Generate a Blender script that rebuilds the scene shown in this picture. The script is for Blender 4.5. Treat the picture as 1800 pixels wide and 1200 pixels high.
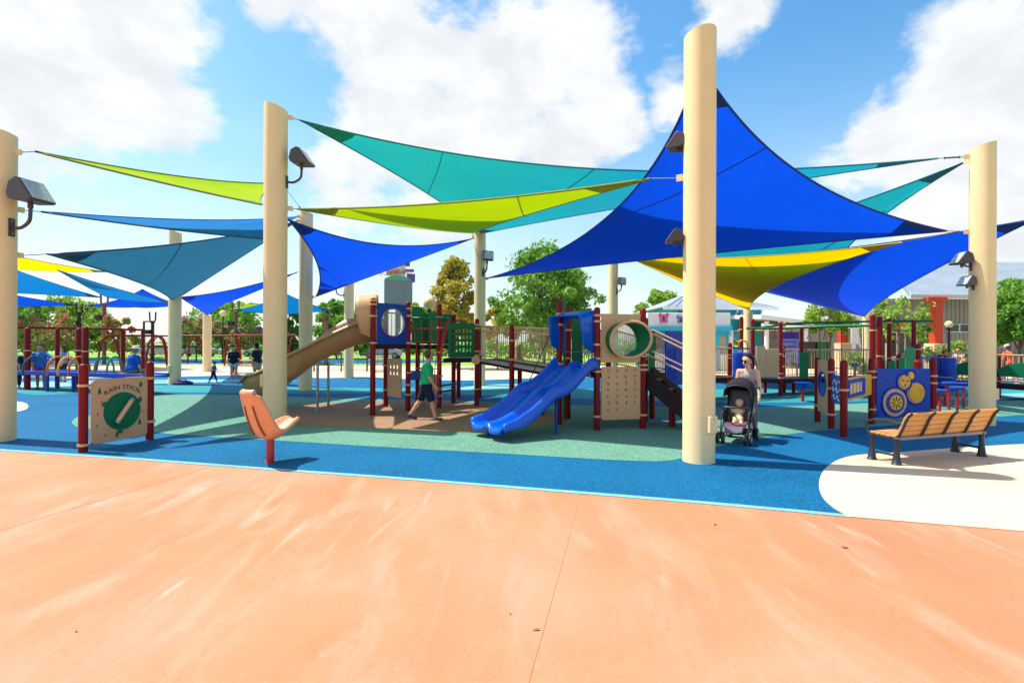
import bpy, bmesh, math, random
import numpy as np
from mathutils import Vector, Matrix
from mathutils.geometry import tessellate_polygon
R = math.radians
random.seed(7); rng = np.random.default_rng(7)
for o in list(bpy.data.objects): bpy.data.objects.remove(o)
SC = bpy.context.scene
COL = SC.collection

# ------------------------------------------------------------------ camera
CAM_H = 1.9; FPX = 930.0
cam_d = bpy.data.cameras.new('camera'); cam = bpy.data.objects.new('camera', cam_d); COL.objects.link(cam)
cam_d.sensor_width = 36; cam_d.lens = FPX / 1800 * 36; cam_d.clip_end = 3000; cam_d.clip_start = .05
CM = Matrix.Rotation(R(90.05), 3, 'X') @ Matrix.Rotation(R(.22), 3, 'Z')
cam.matrix_world = Matrix.Translation((0, 0, CAM_H)) @ CM.to_4x4()
SC.camera = cam
def ray(x, y): return CM @ Vector(((x - 900) / FPX, (600 - y) / FPX, -1))
def gp(x, y, z=0.0):                        # ground point under a pixel
    d = ray(x, y); t = (z - CAM_H) / d.z
    return Vector((d.x * t, d.y * t, z))
def P(x, y, Y):                             # point at depth Y
    d = ray(x, y); t = Y / d.y
    return Vector((d.x * t, Y, CAM_H + d.z * t))

# ------------------------------------------------------------------ world + sun
SUN_EL = 60.0; SUN_DIR = Vector((-.97, .24, 0)).normalized()     # towards the sun, on the ground
W = bpy.data.worlds.new('World'); SC.world = W; W.use_nodes = True
def world():
    nt = W.node_tree; N = nt.nodes; L = nt.links; N.clear()
    out = N.new('ShaderNodeOutputWorld'); bg = N.new('ShaderNodeBackground'); bg.inputs[1].default_value = .115
    sky = N.new('ShaderNodeTexSky'); sky.sky_type = 'NISHITA'; sky.sun_disc = False
    sky.sun_elevation = R(SUN_EL); sky.sun_rotation = math.atan2(SUN_DIR.x, SUN_DIR.y)
    sky.air_density = 1.0; sky.dust_density = 1.2; sky.ozone_density = 2.0
    tc = N.new('ShaderNodeTexCoord')
    def math_(op, a, b=None, c=None, clamp=False):
        n = N.new('ShaderNodeMath'); n.operation = op; n.use_clamp = clamp
        for i, v in enumerate((a, b, c)):
            if v is None: continue
            if isinstance(v, (int, float)): n.inputs[i].default_value = v
            else: L.new(v, n.inputs[i])
        return n.outputs[0]
    def mrange(v, a, b, c=0, d=1, smooth=True):
        n = N.new('ShaderNodeMapRange'); n.interpolation_type = 'SMOOTHSTEP' if smooth else 'LINEAR'
        n.inputs[1].default_value = a; n.inputs[2].default_value = b; n.inputs[3].default_value = c; n.inputs[4].default_value = d
        L.new(v, n.inputs[0]); return n.outputs[0]
    sep = N.new('ShaderNodeSeparateXYZ'); L.new(tc.outputs['Generated'], sep.inputs[0])
    nrm = N.new('ShaderNodeVectorMath'); nrm.operation = 'NORMALIZE'; L.new(tc.outputs['Generated'], nrm.inputs[0])
    def noise(scale, detail, rough, dist=0.0, zs=1.7):
        mp = N.new('ShaderNodeMapping'); mp.inputs['Scale'].default_value = (1, 1, zs); L.new(nrm.outputs[0], mp.inputs[0])
        n = N.new('ShaderNodeTexNoise'); n.inputs['Scale'].default_value = scale; n.inputs['Detail'].default_value = detail
        n.inputs['Roughness'].default_value = rough; n.inputs['Distortion'].default_value = dist
        L.new(mp.outputs[0], n.inputs['Vector']); return n.outputs[0]
    # cumulus banks as directions in the sky (centre pixel of the photograph turned into a direction, angular radius)
    blobs = [(40, 60, .24, 1), (170, 110, .22, 1), (285, 190, .13, .9), (30, 190, .13, .7), (470, 5, .06, .6),
             (690, 70, .20, 1), (720, 200, .21, 1), (850, 210, .22, 1), (930, 130, .15, .9), (1020, 90, .14, .9),
             (1050, 200, .13, .9), (960, 250, .16, .9), (1180, 130, .08, .7), (1280, 40, .10, .9), (610, 330, .16, .8), (760, 340, .2, .7),
             (1725, 130, .14, 1), (1790, 200, .2, 1), (1660, 250, .13, 1), (1550, 265, .10, .9), (1740, 340, .22, .9), (1480, 300, .1, .7), (1565, 158, .06, .45),
             (1190, 175, .08, .8), (330, 345, .1, .6)]
    tot = None
    for bx, by, r, w in blobs:
        c = ray(bx, by).normalized()
        n = N.new('ShaderNodeVectorMath'); n.operation = 'DISTANCE'; n.inputs[1].default_value = c; L.new(nrm.outputs[0], n.inputs[0])
        v = mrange(n.outputs['Value'], r * 1.25, r * .1, 0, w)
        tot = v if tot is None else math_('MAXIMUM', tot, v)
    # away from the view the same kind of cloud goes on at the same cover
    back = mrange(sep.outputs[1], .25, .05, 0, 1)
    gen = mrange(noise(2.1, 3, .5), .46, .62, 0, .95)
    gen = math_('MULTIPLY', gen, back)
    tot = math_('MAXIMUM', tot, gen)
    f1 = noise(5.5, 9, .62, .25); f2 = noise(17, 6, .6, .2)
    s = math_('ADD', tot, math_('MULTIPLY', math_('SUBTRACT', f1, .5), 1.7))
    s = math_('ADD', s, math_('MULTIPLY', math_('SUBTRACT', f2, .5), .35))
    mask = mrange(s, .36, .78)
    # thin high veil towards the horizon
    el = sep.outputs[2]
    veil = math_('MULTIPLY', mrange(el, .48, .0, 0, 1), mrange(noise(3.2, 6, .55, .3, 3.5), .25, .75, .55, 1.0))
    mask = math_('MAXIMUM', mask, math_('MULTIPLY', veil, .68))
    shade = mrange(noise(8, 7, .6, .2), .3, .7, .88, 1.08)
    # blue of the clear part, cloud white scaled to the same physical sky
    hs = N.new('ShaderNodeHueSaturation'); hs.inputs['Hue'].default_value = .488; hs.inputs['Saturation'].default_value = 1.3; hs.inputs['Value'].default_value = 1.5; L.new(sky.outputs[0], hs.inputs['Color'])
    cc = N.new('ShaderNodeCombineColor')
    for i, k in enumerate((5.9, 6.1, 6.3)): L.new(math_('MULTIPLY', shade, k), cc.inputs[i])
    mx = N.new('ShaderNodeMix'); mx.data_type = 'RGBA'; L.new(mask, mx.inputs[0]); L.new(hs.outputs[0], mx.inputs[6]); L.new(cc.outputs[0], mx.inputs[7])
    L.new(mx.outputs[2], bg.inputs[0]); L.new(bg.outputs[0], out.inputs[0])
world()
sl = bpy.data.lights.new('sun', 'SUN'); sun = bpy.data.objects.new('sun', sl); COL.objects.link(sun)
sl.energy = 5.0; sl.angle = R(.53); sl.color = (1, .955, .88)
sd = (SUN_DIR * math.cos(R(SUN_EL)) + Vector((0, 0, math.sin(R(SUN_EL))))).normalized()
sun.rotation_euler = sd.to_track_quat('Z', 'Y').to_euler(); sun.location = sd * 60
SC.view_settings.view_transform = 'Standard'; SC.view_settings.look = 'None'; SC.view_settings.gamma = 1
SC.view_settings.exposure = .5; SC.view_settings.use_curve_mapping = False
SC.render.engine = 'CYCLES'; SC.cycles.max_bounces = 8; SC.cycles.transparent_max_bounces = 12; SC.cycles.use_denoising = True

# ------------------------------------------------------------------ materials
def lin(h):
    h = h.lstrip('#'); o = []
    for i in (0, 2, 4):
        c = int(h[i:i + 2], 16) / 255; o.append(c / 12.92 if c <= .04045 else ((c + .055) / 1.055) ** 2.4)
    return (*o, 1)
_mats = {}
def mat(name, hexc, rough=.5, var=.08, vs=3.0, bump=0.0, bs=60.0, metal=0.0, spec=.5, alt=None, altv=(.45, .7), trans=0.0, fleck=None, fs=120, famt=.3, grime=0.0):
    """Procedural material: base colour with noise variation, an optional second tone, fine flecks and relief."""
    if name in _mats: return _mats[name]
    m = bpy.data.materials.new(name); m.use_nodes = True; nt = m.node_tree; N = nt.nodes; L = nt.links
    b = N['Principled BSDF']; b.inputs['Metallic'].default_value = metal; b.inputs['Specular IOR Level'].default_value = spec
    tc = N.new('ShaderNodeTexCoord'); geo = N.new('ShaderNodeNewGeometry')
    c = lin(hexc)
    n1 = N.new('ShaderNodeTexNoise'); n1.inputs['Scale'].default_value = vs; n1.inputs['Detail'].default_value = 6; n1.inputs['Roughness'].default_value = .6
    L.new(geo.outputs['Position'], n1.inputs['Vector'])
    r = N.new('ShaderNodeValToRGB'); r.color_ramp.elements[0].position = .3; r.color_ramp.elements[1].position = .7
    r.color_ramp.elements[0].color = tuple(max(0, v * (1 - var)) for v in c[:3]) + (1,)
    r.color_ramp.elements[1].color = tuple(min(1, v * (1 + var)) for v in c[:3]) + (1,)
    L.new(n1.outputs[0], r.inputs[0]); col = r.outputs[0]
    def mix(fac, a, bcol, blend='MIX'):
        x = N.new('ShaderNodeMix'); x.data_type = 'RGBA'; x.blend_type = blend
        if isinstance(fac, (int, float)): x.inputs[0].default_value = fac
        else: L.new(fac, x.inputs[0])
        L.new(a, x.inputs[6])
        if isinstance(bcol, tuple): x.inputs[7].default_value = bcol
        else: L.new(bcol, x.inputs[7])
        return x.outputs[2]
    if alt:
        n2 = N.new('ShaderNodeTexNoise'); n2.inputs['Scale'].default_value = vs * .45; n2.inputs['Detail'].default_value = 7; n2.inputs['Distortion'].default_value = .4
        L.new(geo.outputs['Position'], n2.inputs['Vector'])
        mr = N.new('ShaderNodeMapRange'); mr.interpolation_type = 'SMOOTHSTEP'; mr.inputs[1].default_value = altv[0]; mr.inputs[2].default_value = altv[1]; L.new(n2.outputs[0], mr.inputs[0])
        col = mix(mr.outputs[0], col, lin(alt))
    if fleck:
        v = N.new('ShaderNodeTexVoronoi'); v.inputs['Scale'].default_value = fs; L.new(geo.outputs['Position'], v.inputs['Vector'])
        sp = N.new('ShaderNodeSeparateColor'); L.new(v.outputs['Color'], sp.inputs[0])
        mr = N.new('ShaderNodeMapRange'); mr.inputs[1].default_value = .45; mr.inputs[2].default_value = 1; mr.inputs[4].default_value = famt; L.new(sp.outputs[0], mr.inputs[0])
        col = mix(mr.outputs[0], col, lin(fleck))
    if grime:
        n3 = N.new('ShaderNodeTexNoise'); n3.inputs['Scale'].default_value = vs * 2.3; n3.inputs['Detail'].default_value = 8; n3.inputs['Roughness'].default_value = .7; L.new(geo.outputs['Position'], n3.inputs['Vector'])
        mr = N.new('ShaderNodeMapRange'); mr.inputs[1].default_value = .52; mr.inputs[2].default_value = .75; mr.inputs[4].default_value = grime; L.new(n3.outputs[0], mr.inputs[0])
        col = mix(mr.outputs[0], col, tuple(v * .45 for v in c[:3]) + (1,))
    L.new(col, b.inputs['Base Color'])
    rr = N.new('ShaderNodeMapRange'); rr.inputs[3].default_value = max(.02, rough - .08); rr.inputs[4].default_value = min(1, rough + .1); L.new(n1.outputs[0], rr.inputs[0]); L.new(rr.outputs[0], b.inputs['Roughness'])
    if bump:
        nb = N.new('ShaderNodeTexNoise'); nb.inputs['Scale'].default_value = bs; nb.inputs['Detail'].default_value = 4; L.new(geo.outputs['Position'], nb.inputs['Vector'])
        bp = N.new('ShaderNodeBump'); bp.inputs['Strength'].default_value = bump; bp.inputs['Distance'].default_value = .01; L.new(nb.outputs[0], bp.inputs['Height']); L.new(bp.outputs[0], b.inputs['Normal'])
    if trans:
        o = N['Material Output']; t = N.new('ShaderNodeBsdfTranslucent'); L.new(col, t.inputs[0])
        ms = N.new('ShaderNodeMixShader'); ms.inputs[0].default_value = trans; L.new(b.outputs[0], ms.inputs[1]); L.new(t.outputs[0], ms.inputs[2]); L.new(ms.outputs[0], o.inputs[0])
    _mats[name] = m; return m

def glass(name, hexc='#DDE6E4', rough=.08, alpha=.35):
    if name in _mats: return _mats[name]
    m = bpy.data.materials.new(name); m.use_nodes = True; nt = m.node_tree; N = nt.nodes; L = nt.links
    b = N['Principled BSDF']; b.inputs['Roughness'].default_value = rough; b.inputs['Base Color'].default_value = lin(hexc)
    n = N.new('ShaderNodeTexNoise'); n.inputs['Scale'].default_value = 6; n.inputs['Detail'].default_value = 5
    mr = N.new('ShaderNodeMapRange'); mr.inputs[3].default_value = alpha * .6; mr.inputs[4].default_value = min(1, alpha * 1.4); L.new(n.outputs[0], mr.inputs[0]); L.new(mr.outputs[0], b.inputs['Alpha'])
    _mats[name] = m; return m

# ------------------------------------------------------------------ mesh helpers
class MB:
    def __init__(s): s.v = []; s.f = []
    def add(s, vs, fs):
        k = len(s.v); s.v += [tuple(v) for v in vs]; s.f += [tuple(i + k for i in f) for f in fs]; return s
    def box(s, c, d, rz=0.0, M=None):
        x, y, z = (q / 2 for q in d)
        vs = [Vector(((1 if i & 1 else -1) * x, (1 if i & 2 else -1) * y, (1 if i & 4 else -1) * z)) for i in range(8)]
        T = M if M is not None else Matrix.Rotation(rz, 3, 'Z')
        vs = [T @ v + Vector(c) for v in vs]
        return s.add(vs, [(0, 2, 3, 1), (4, 5, 7, 6), (0, 1, 5, 4), (2, 6, 7, 3), (0, 4, 6, 2), (1, 3, 7, 5)])
    def bar(s, a, b, w, h, up=(0, 0, 1)):
        a = Vector(a); b = Vector(b); d = b - a; n = d.normalized(); u = Vector(up)
        x = n.cross(u)
        if x.length < 1e-4: x = n.cross(Vector((1, 0, 0)))
        x.normalize(); y = x.cross(n).normalized()
        vs = [p + x * (sx * w / 2) + y * (sy * h / 2) for p in (a, b) for sx, sy in ((-1, -1), (1, -1), (1, 1), (-1, 1))]
        return s.add(vs, [(3, 2, 1, 0), (4, 5, 6, 7), (0, 1, 5, 4), (1, 2, 6, 5), (2, 3, 7, 6), (3, 0, 4, 7)])
    def tube(s, pts, r, n=10, cap=True, closed=False):
        pts = [Vector(p) for p in pts]; m = len(pts)
        rs = r if isinstance(r, (list, tuple)) else [r] * m
        rings = []; ref = None
        for i, p in enumerate(pts):
            if closed: t = pts[(i + 1) % m] - pts[i - 1]
            else: t = pts[min(i + 1, m - 1)] - pts[max(i - 1, 0)]
            t.normalize()
            if ref is None:
                ref = t.cross(Vector((0, 0, 1)))
                if ref.length < .05: ref = t.cross(Vector((1, 0, 0)))
            ref = (ref - t * ref.dot(t)); ref.normalize(); y = t.cross(ref)
            rings.append([p + (ref * math.cos(2 * math.pi * k / n) + y * math.sin(2 * math.pi * k / n)) * rs[i] for k in range(n)])
        vs = [v for q in rings for v in q]; fs = []
        for i in range(m if closed else m - 1):
            j = (i + 1) % m
            for k in range(n): fs.append((i * n + k, i * n + (k + 1) % n, j * n + (k + 1) % n, j * n + k))
        if cap and not closed: fs.append(tuple(range(n - 1, -1, -1))); fs.append(tuple((m - 1) * n + k for k in range(n)))
        return s.add(vs, fs)
    def lathe(s, prof, c=(0, 0, 0), n=20, M=None):
        c = Vector(c); vs = []; fs = []
        for r, z in prof:
            for k in range(n):
                a = 2 * math.pi * k / n; v = Vector((r * math.cos(a), r * math.sin(a), z)); vs.append((M @ v if M is not None else v) + c)
        for i in range(len(prof) - 1):
            for k in range(n): fs.append((i * n + k, i * n + (k + 1) % n, (i + 1) * n + (k + 1) % n, (i + 1) * n + k))
        if prof[0][0] > 1e-5: fs.append(tuple(range(n - 1, -1, -1)))
        if prof[-1][0] > 1e-5: fs.append(tuple((len(prof) - 1) * n + k for k in range(n)))
        return s.add(vs, fs)
    def prism(s, poly, h0, h1, f=lambda x, y, h: (x, y, h)):
        n = len(poly); vs = [f(x, y, h0) for x, y in poly] + [f(x, y, h1) for x, y in poly]
        return s.add(vs, [tuple(range(n - 1, -1, -1)), tuple(range(n, 2 * n))] + [(i, (i + 1) % n, n + (i + 1) % n, n + i) for i in range(n)])
    def ringplate(s, outer, inner, h0, h1, f=lambda x, y, h: (x, y, h)):
        n = len(outer); vs = [f(x, y, h) for h in (h0, h1) for L_ in (outer, inner) for x, y in L_]
        O0, I0, O1, I1 = 0, n, 2 * n, 3 * n; fs = []
        for i in range(n):
            j = (i + 1) % n
            fs += [(O0 + j, O0 + i, I0 + i, I0 + j), (O1 + i, O1 + j, I1 + j, I1 + i), (O0 + i, O0 + j, O1 + j, O1 + i), (I0 + j, I0 + i, I1 + i, I1 + j)]
        return s.add(vs, fs)
    def cells(s, xs, ys, solid, h0, h1, f=lambda x, y, h: (x, y, h)):
        nx, ny = len(xs) - 1, len(ys) - 1
        ok = lambda i, j: 0 <= i < nx and 0 <= j < ny and solid(i, j)
        for i in range(nx):
            for j in range(ny):
                if not ok(i, j): continue
                a, b, c, d = xs[i], xs[i + 1], ys[j], ys[j + 1]
                s.add([f(a, c, h0), f(b, c, h0), f(b, d, h0), f(a, d, h0)], [(3, 2, 1, 0)])
                s.add([f(a, c, h1), f(b, c, h1), f(b, d, h1), f(a, d, h1)], [(0, 1, 2, 3)])
                for q, e in (((i - 1, j), ((a, d), (a, c))), ((i + 1, j), ((b, c), (b, d))), ((i, j - 1), ((a, c), (b, c))), ((i, j + 1), ((b, d), (a, d)))):
                    if not ok(*q):
                        (x0, y0), (x1, y1) = e; s.add([f(x0, y0, h0), f(x1, y1, h0), f(x1, y1, h1), f(x0, y0, h1)], [(0, 1, 2, 3)])
        return s
    def surf(s, g, wrapu=False, flip=False):
        m, n = len(g), len(g[0]); vs = [p for q in g for p in q]; fs = []
        for i in range(m - 1):
            for k in range(n if wrapu else n - 1):
                q = (i * n + k, i * n + (k + 1) % n, (i + 1) * n + (k + 1) % n, (i + 1) * n + k)
                fs.append(q[::-1] if flip else q)
        return s.add(vs, fs)
    def mesh(s, name):
        me = bpy.data.meshes.new(name); me.from_pydata(s.v, [], s.f); me.update(); return me
    def build(s, name, m, parent=None, smooth=False, bevel=0.0, seg=2, weld=False, angle=40):
        me = s.mesh(name)
        if weld:
            bm = bmesh.new(); bm.from_mesh(me); bmesh.ops.remove_doubles(bm, verts=bm.verts, dist=1e-4); bmesh.ops.recalc_face_normals(bm, faces=bm.faces); bm.to_mesh(me); bm.free()
        me.materials.append(m)
        o = bpy.data.objects.new(name, me); COL.objects.link(o)
        if parent: o.parent = parent
        if smooth:
            for p in me.polygons: p.use_smooth = True
            if smooth != 'all':
                try: me.set_sharp_from_angle(angle=R(angle))
                except Exception: pass
        if bevel:
            b = o.modifiers.new('bevel', 'BEVEL'); b.width = bevel; b.segments = seg; b.limit_method = 'ANGLE'; b.angle_limit = R(40); b.harden_normals = False
        return o
def tag(o, label=None, cat=None, group=None, kind=None):
    for k, v in (('label', label), ('category', cat), ('group', group), ('kind', kind)):
        if v: o[k] = v
    return o
def thing(name, loc, rz, label, cat, group=None):
    o = bpy.data.objects.new(name, None); COL.objects.link(o); o.empty_display_size = .1
    o.location = loc; o.rotation_euler = (0, 0, rz); return tag(o, label, cat, group)
def dup(o, parent=None):
    c = o.copy(); COL.objects.link(c)
    if parent is not None: c.parent = parent
    for ch in [x for x in bpy.data.objects if x.parent == o]: dup(ch, c)
    return c
def dupm(o, parent, loc=None):                 # one mesh part, shared data
    c = o.copy(); COL.objects.link(c); c.parent = parent
    if loc is not None: c.location = loc
    return c
def text_mesh(s, size, ext=.004):
    cu = bpy.data.curves.new('txt', 'FONT'); cu.body = s; cu.size = size; cu.extrude = ext; cu.align_x = 'CENTER'; cu.resolution_u = 3
    o = bpy.data.objects.new('txt', cu); COL.objects.link(o)
    dg = bpy.context.evaluated_depsgraph_get(); dg.update()
    me = bpy.data.meshes.new_from_object(o.evaluated_get(dg)); bpy.data.objects.remove(o); return me
def rrect(x0, x1, y0, y1, r, n=5):
    o = []
    for cx, cy, a0 in ((x1 - r, y1 - r, 0), (x0 + r, y1 - r, 90), (x0 + r, y0 + r, 180), (x1 - r, y0 + r, 270)):
        for k in range(n + 1): a = R(a0 + 90 * k / n); o.append((cx + r * math.cos(a), cy + r * math.sin(a)))
    return o
def circ(cx, cy, r, n=40, ry=None):
    return [(cx + r * math.cos(2 * math.pi * k / n), cy + (ry or r) * math.sin(2 * math.pi * k / n)) for k in range(n)]
def star_outer(x0, x1, y0, y1, cx, cy, n=40):     # rectangle sampled by angle so that it pairs with circ()
    o = []
    for k in range(n):
        a = 2 * math.pi * k / n; c, s_ = math.cos(a), math.sin(a)
        t = min(((x1 - cx) / c if c > 1e-6 else (x0 - cx) / c if c < -1e-6 else 1e9), ((y1 - cy) / s_ if s_ > 1e-6 else (y0 - cy) / s_ if s_ < -1e-6 else 1e9))
        o.append([cx + t * c, cy + t * s_])
    for X in (x0, x1):
        for Y in (y0, y1):
            k = min(range(n), key=lambda i: (o[i][0] - X) ** 2 + (o[i][1] - Y) ** 2); o[k] = [X, Y]
    return [tuple(q) for q in o]
XZ = lambda x, y, h: (x, h, y)                    # upright plate: local x across, z up, depth along y
def bez(p, q, r, n=12):
    p, q, r = map(Vector, (p, q, r)); return [p * (1 - t) ** 2 + q * 2 * t * (1 - t) + r * t * t for t in [i / n for i in range(n + 1)]]
def spline(pts, n=6):                             # Catmull-Rom through points
    pts = [Vector(p) for p in pts]; o = []
    for i in range(len(pts) - 1):
        p0, p1, p2, p3 = pts[max(i - 1, 0)], pts[i], pts[i + 1], pts[min(i + 2, len(pts) - 1)]
        for k in range(n):
            t = k / n; o.append(.5 * ((2 * p1) + (p2 - p0) * t + (2 * p0 - 5 * p1 + 4 * p2 - p3) * t * t + (3 * p1 - p0 - 3 * p2 + p3) * t ** 3))
    return o + [pts[-1]]

M_POLE = mat('pole_paint', '#E6CC98', .45, .04, 1.5, grime=.10, bump=.03, bs=30)
M_MAR = mat('maroon_coat', '#78090F', .38, .08, 4, grime=.15, spec=.22)
M_TANC = mat('tan_clamp', '#D2A57C', .4, .06, 6)
M_TAN = mat('tan_plastic', '#CFA277', .45, .06, 3, grime=.12, bump=.04, bs=90)
M_BLU = mat('blue_plastic', '#0440AA', .4, .08, 3, grime=.1, spec=.28)
M_SLB = mat('blue_slide', '#0256C8', .25, .05, 2, grime=.06, spec=.4)
M_GRN = mat('green_plastic', '#046A44', .4, .08, 3, grime=.12, spec=.28)
M_DECK = mat('deck_coat', '#2C2022', .7, .15, 5, bump=.2, bs=120, spec=.2)
M_RAIL = mat('tan_rail', '#D2AA80', .45, .08, 6, grime=.1)
M_DARK = mat('dark_metal', '#2B2727', .45, .1, 8, metal=.3)
M_GALV = mat('galvanised', '#8E9498', .35, .12, 12, metal=.8)
M_BLK = mat('black_plastic', '#17171A', .5, .1, 6)
M_BRZ = mat('bronze_paint', '#4A4142', .4, .1, 6, metal=.2)
M_LENS = glass('flood_lens', '#BFD0D6', .1, .8)
M_WHT = mat('white_paint', '#E8E8E6', .5, .04, 4, grime=.1)
M_YEL = mat('yellow_plastic', '#E8B21E', .4, .06, 4)
M_RED = mat('red_coat', '#B0202A', .35, .08, 4)
# ================================================================== ground and paving
def sheet(name, pts, z, m, parent=None, kind='structure'):
    pts = [Vector((p[0], p[1], 0)) for p in pts]; me = bpy.data.meshes.new(name); fs = []
    for t in tessellate_polygon([pts]):
        a, b, c = (pts[k] for k in t); ar = (b - a).cross(c - a).z
        if abs(ar) > 1e-7: fs.append(tuple(t) if ar > 0 else tuple(t)[::-1])
    me.from_pydata([(p.x, p.y, z) for p in pts], [], fs); me.update(); me.materials.append(m)
    o = bpy.data.objects.new(name, me); COL.objects.link(o)
    if parent: o.parent = parent
    elif kind: o['kind'] = kind
    return o
def pxs(l): return [gp(*q).to_2d() for q in l]
def smooth2(l, n=5, closed=True):
    l = [Vector((*p, 0)) for p in l]
    if closed:
        k = len(l); o = []
        for i in range(k):
            p0, p1, p2, p3 = l[i - 1], l[i], l[(i + 1) % k], l[(i + 2) % k]
            for j in range(n):
                t = j / n; o.append((.5 * ((2 * p1) + (p2 - p0) * t + (2 * p0 - 5 * p1 + 4 * p2 - p3) * t * t + (3 * p1 - p0 - 3 * p2 + p3) * t ** 3)).to_2d())
        return o
    return [p.to_2d() for p in spline(l, n)]

M_GRASS = mat('lawn_grass', '#6F9A2E', .9, .25, .8, bump=.5, bs=40, alt='#A7B546', altv=(.4, .75))
M_BEIGE = mat('beige_concrete', '#D9BFA0', .8, .06, 1.2, bump=.08, bs=90, alt='#CDB292', grime=.12)
M_JOINT = mat('joint_filler', '#BC8060', .9, .1, 5)
def rubber(name, hexc, fl, sh):
    return mat(name, hexc, .75, .10, .9, bump=.55, bs=170, fleck=fl, fs=60, famt=.75, alt=sh, altv=(.48, .75), spec=.12)
M_RBLUE = rubber('rubber_blue', '#07567E', '#1A7AA6', '#074A6C')
M_RGRN = rubber('rubber_green', '#55826F', '#86B69E', '#4B7564')
M_RTEAL = rubber('rubber_teal', '#257A80', '#4FB0B5', '#1F6F76')
M_RBRN = rubber('rubber_brown', '#8C6C52', '#B8957A', '#80624B')
M_RAQUA = rubber('rubber_aqua', '#74A8A8', '#9CC6C4', '#689C9E')

def terracotta():
    m = mat('terracotta_concrete', '#C27A54', .66, .10, .7, bump=.06, bs=70, alt='#C88A6C', altv=(.4, .7), grime=.0, spec=.28)
    nt = m.node_tree; N = nt.nodes; L = nt.links; b = N['Principled BSDF']
    src = b.inputs['Base Color'].links[0].from_socket
    geo = N.new('ShaderNodeNewGeometry')
    def streak(scale, sx, sy, lo, hi, hexc, amt, col, rot=8, dist=.6):
        mp = N.new('ShaderNodeMapping'); mp.inputs['Scale'].default_value = (sx, sy, 1); mp.inputs['Rotation'].default_value = (0, 0, R(rot)); L.new(geo.outputs['Position'], mp.inputs[0])
        n = N.new('ShaderNodeTexNoise'); n.inputs['Scale'].default_value = scale; n.inputs['Detail'].default_value = 8; n.inputs['Roughness'].default_value = .62; n.inputs['Distortion'].default_value = dist
        L.new(mp.outputs[0], n.inputs['Vector'])
        r = N.new('ShaderNodeMapRange'); r.interpolation_type = 'SMOOTHSTEP'; r.inputs[1].default_value = lo; r.inputs[2].default_value = hi; r.inputs[4].default_value = amt; L.new(n.outputs[0], r.inputs[0])
        x = N.new('ShaderNodeMix'); x.data_type = 'RGBA'; L.new(r.outputs[0], x.inputs[0]); L.new(col, x.inputs[6]); x.inputs[7].default_value = lin(hexc)
        return x.outputs[2]
    c = streak(1.1, 1.6, .45, .45, .72, '#D39E86', .45, src, 14)
    c = streak(1.0, 2.2, .3, .58, .74, '#E2C4B6', .3, c, 6, 1.2)
    c = streak(2.3, 1.2, .6, .56, .76, '#BE713E', .6, c, 20)
    c = streak(9, 1, 1, .62, .8, '#E0BEAE', .3, c, 0)
    c = streak(26, 1, 1, .5, .8, '#A85F3C', .4, c, 0)
    c = streak(90, 1, 1, .5, .75, '#9C5A3A', .28, c, 0, 0)
    c = streak(60, 1, 1, .58, .75, '#E8CDBE', .3, c, 30, 0)
    L.new(c, b.inputs['Base Color'])
    return m
M_TERRA = terracotta()

lawn = sheet('lawn', [(-900, -60), (900, -60), (900, 1500), (-900, 1500)], -.03, M_GRASS)
EDGE = [gp(*q).to_2d() for q in ((-700, 745), (-250, 775), (0, 792), (240, 808), (475, 826), (700, 842), (900, 858), (1100, 874), (1256, 887), (1400, 900), (1494, 909), (1640, 921), (1800, 934), (2300, 975))]
EDGE = [Vector((-34, 13.2))] + [e for e in EDGE if e.x > -22] + [Vector((24, 3.6))]
def edge_y(x):
    for a, b in zip(EDGE, EDGE[1:]):
        if a.x <= x <= b.x: return a.y + (b.y - a.y) * (x - a.x) / (b.x - a.x)
    return EDGE[-1].y
# terracotta plaza: cast slabs with narrow joints
plaza = thing('terracotta_pavement', (0, 0, 0), 0, None, None); plaza['kind'] = 'structure'
sheet('joint_bed', [(-34, -8), (24, -8)] + [e - Vector((0, .02)) for e in EDGE[::-1]], -.004, M_JOINT, plaza)
xj = lambda i, y: -5.1 + .21 * (y - 5.3) + 5.7 * i
for i in range(-5, 4):
    def solve(k, s):
        y = 6.0
        for _ in range(30): y = edge_y(xj(k, y) + s)
        return xj(k, y) + s, y - .006
    a = solve(i, .004); b = solve(i + 1, -.004)
    mid = [(e.x, e.y - .006) for e in EDGE if a[0] < e.x < b[0]]
    for y0, y1 in ((-8, None),):
        poly = [(xj(i, y0) + .004, y0), (xj(i + 1, y0) - .004, y0), b] + mid[::-1] + [a]
        MB().prism(poly, -.1, 0).build('slab', M_TERRA, plaza, bevel=.004, seg=1)

rub = sheet('rubber_surface', [e for e in EDGE] + [Vector((27, 8)), Vector((30, 24))] + smooth2(pxs([(1900, 668), (1500, 660), (1200, 662), (960, 664), (820, 668), (700, 666), (640, 662), (560, 664), (470, 658), (300, 662), (120, 664), (-60, 664)]), 4, False) + [Vector((-34, 24))], 0, M_RBLUE)
path = sheet('concrete_path', [(-70, 22), (-34, 24), (34, 24), (70, 22), (75, 46), (28, 46), (10, 45), (-5, 42), (-40, 41), (-70, 40)], -.016, M_BEIGE)
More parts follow.
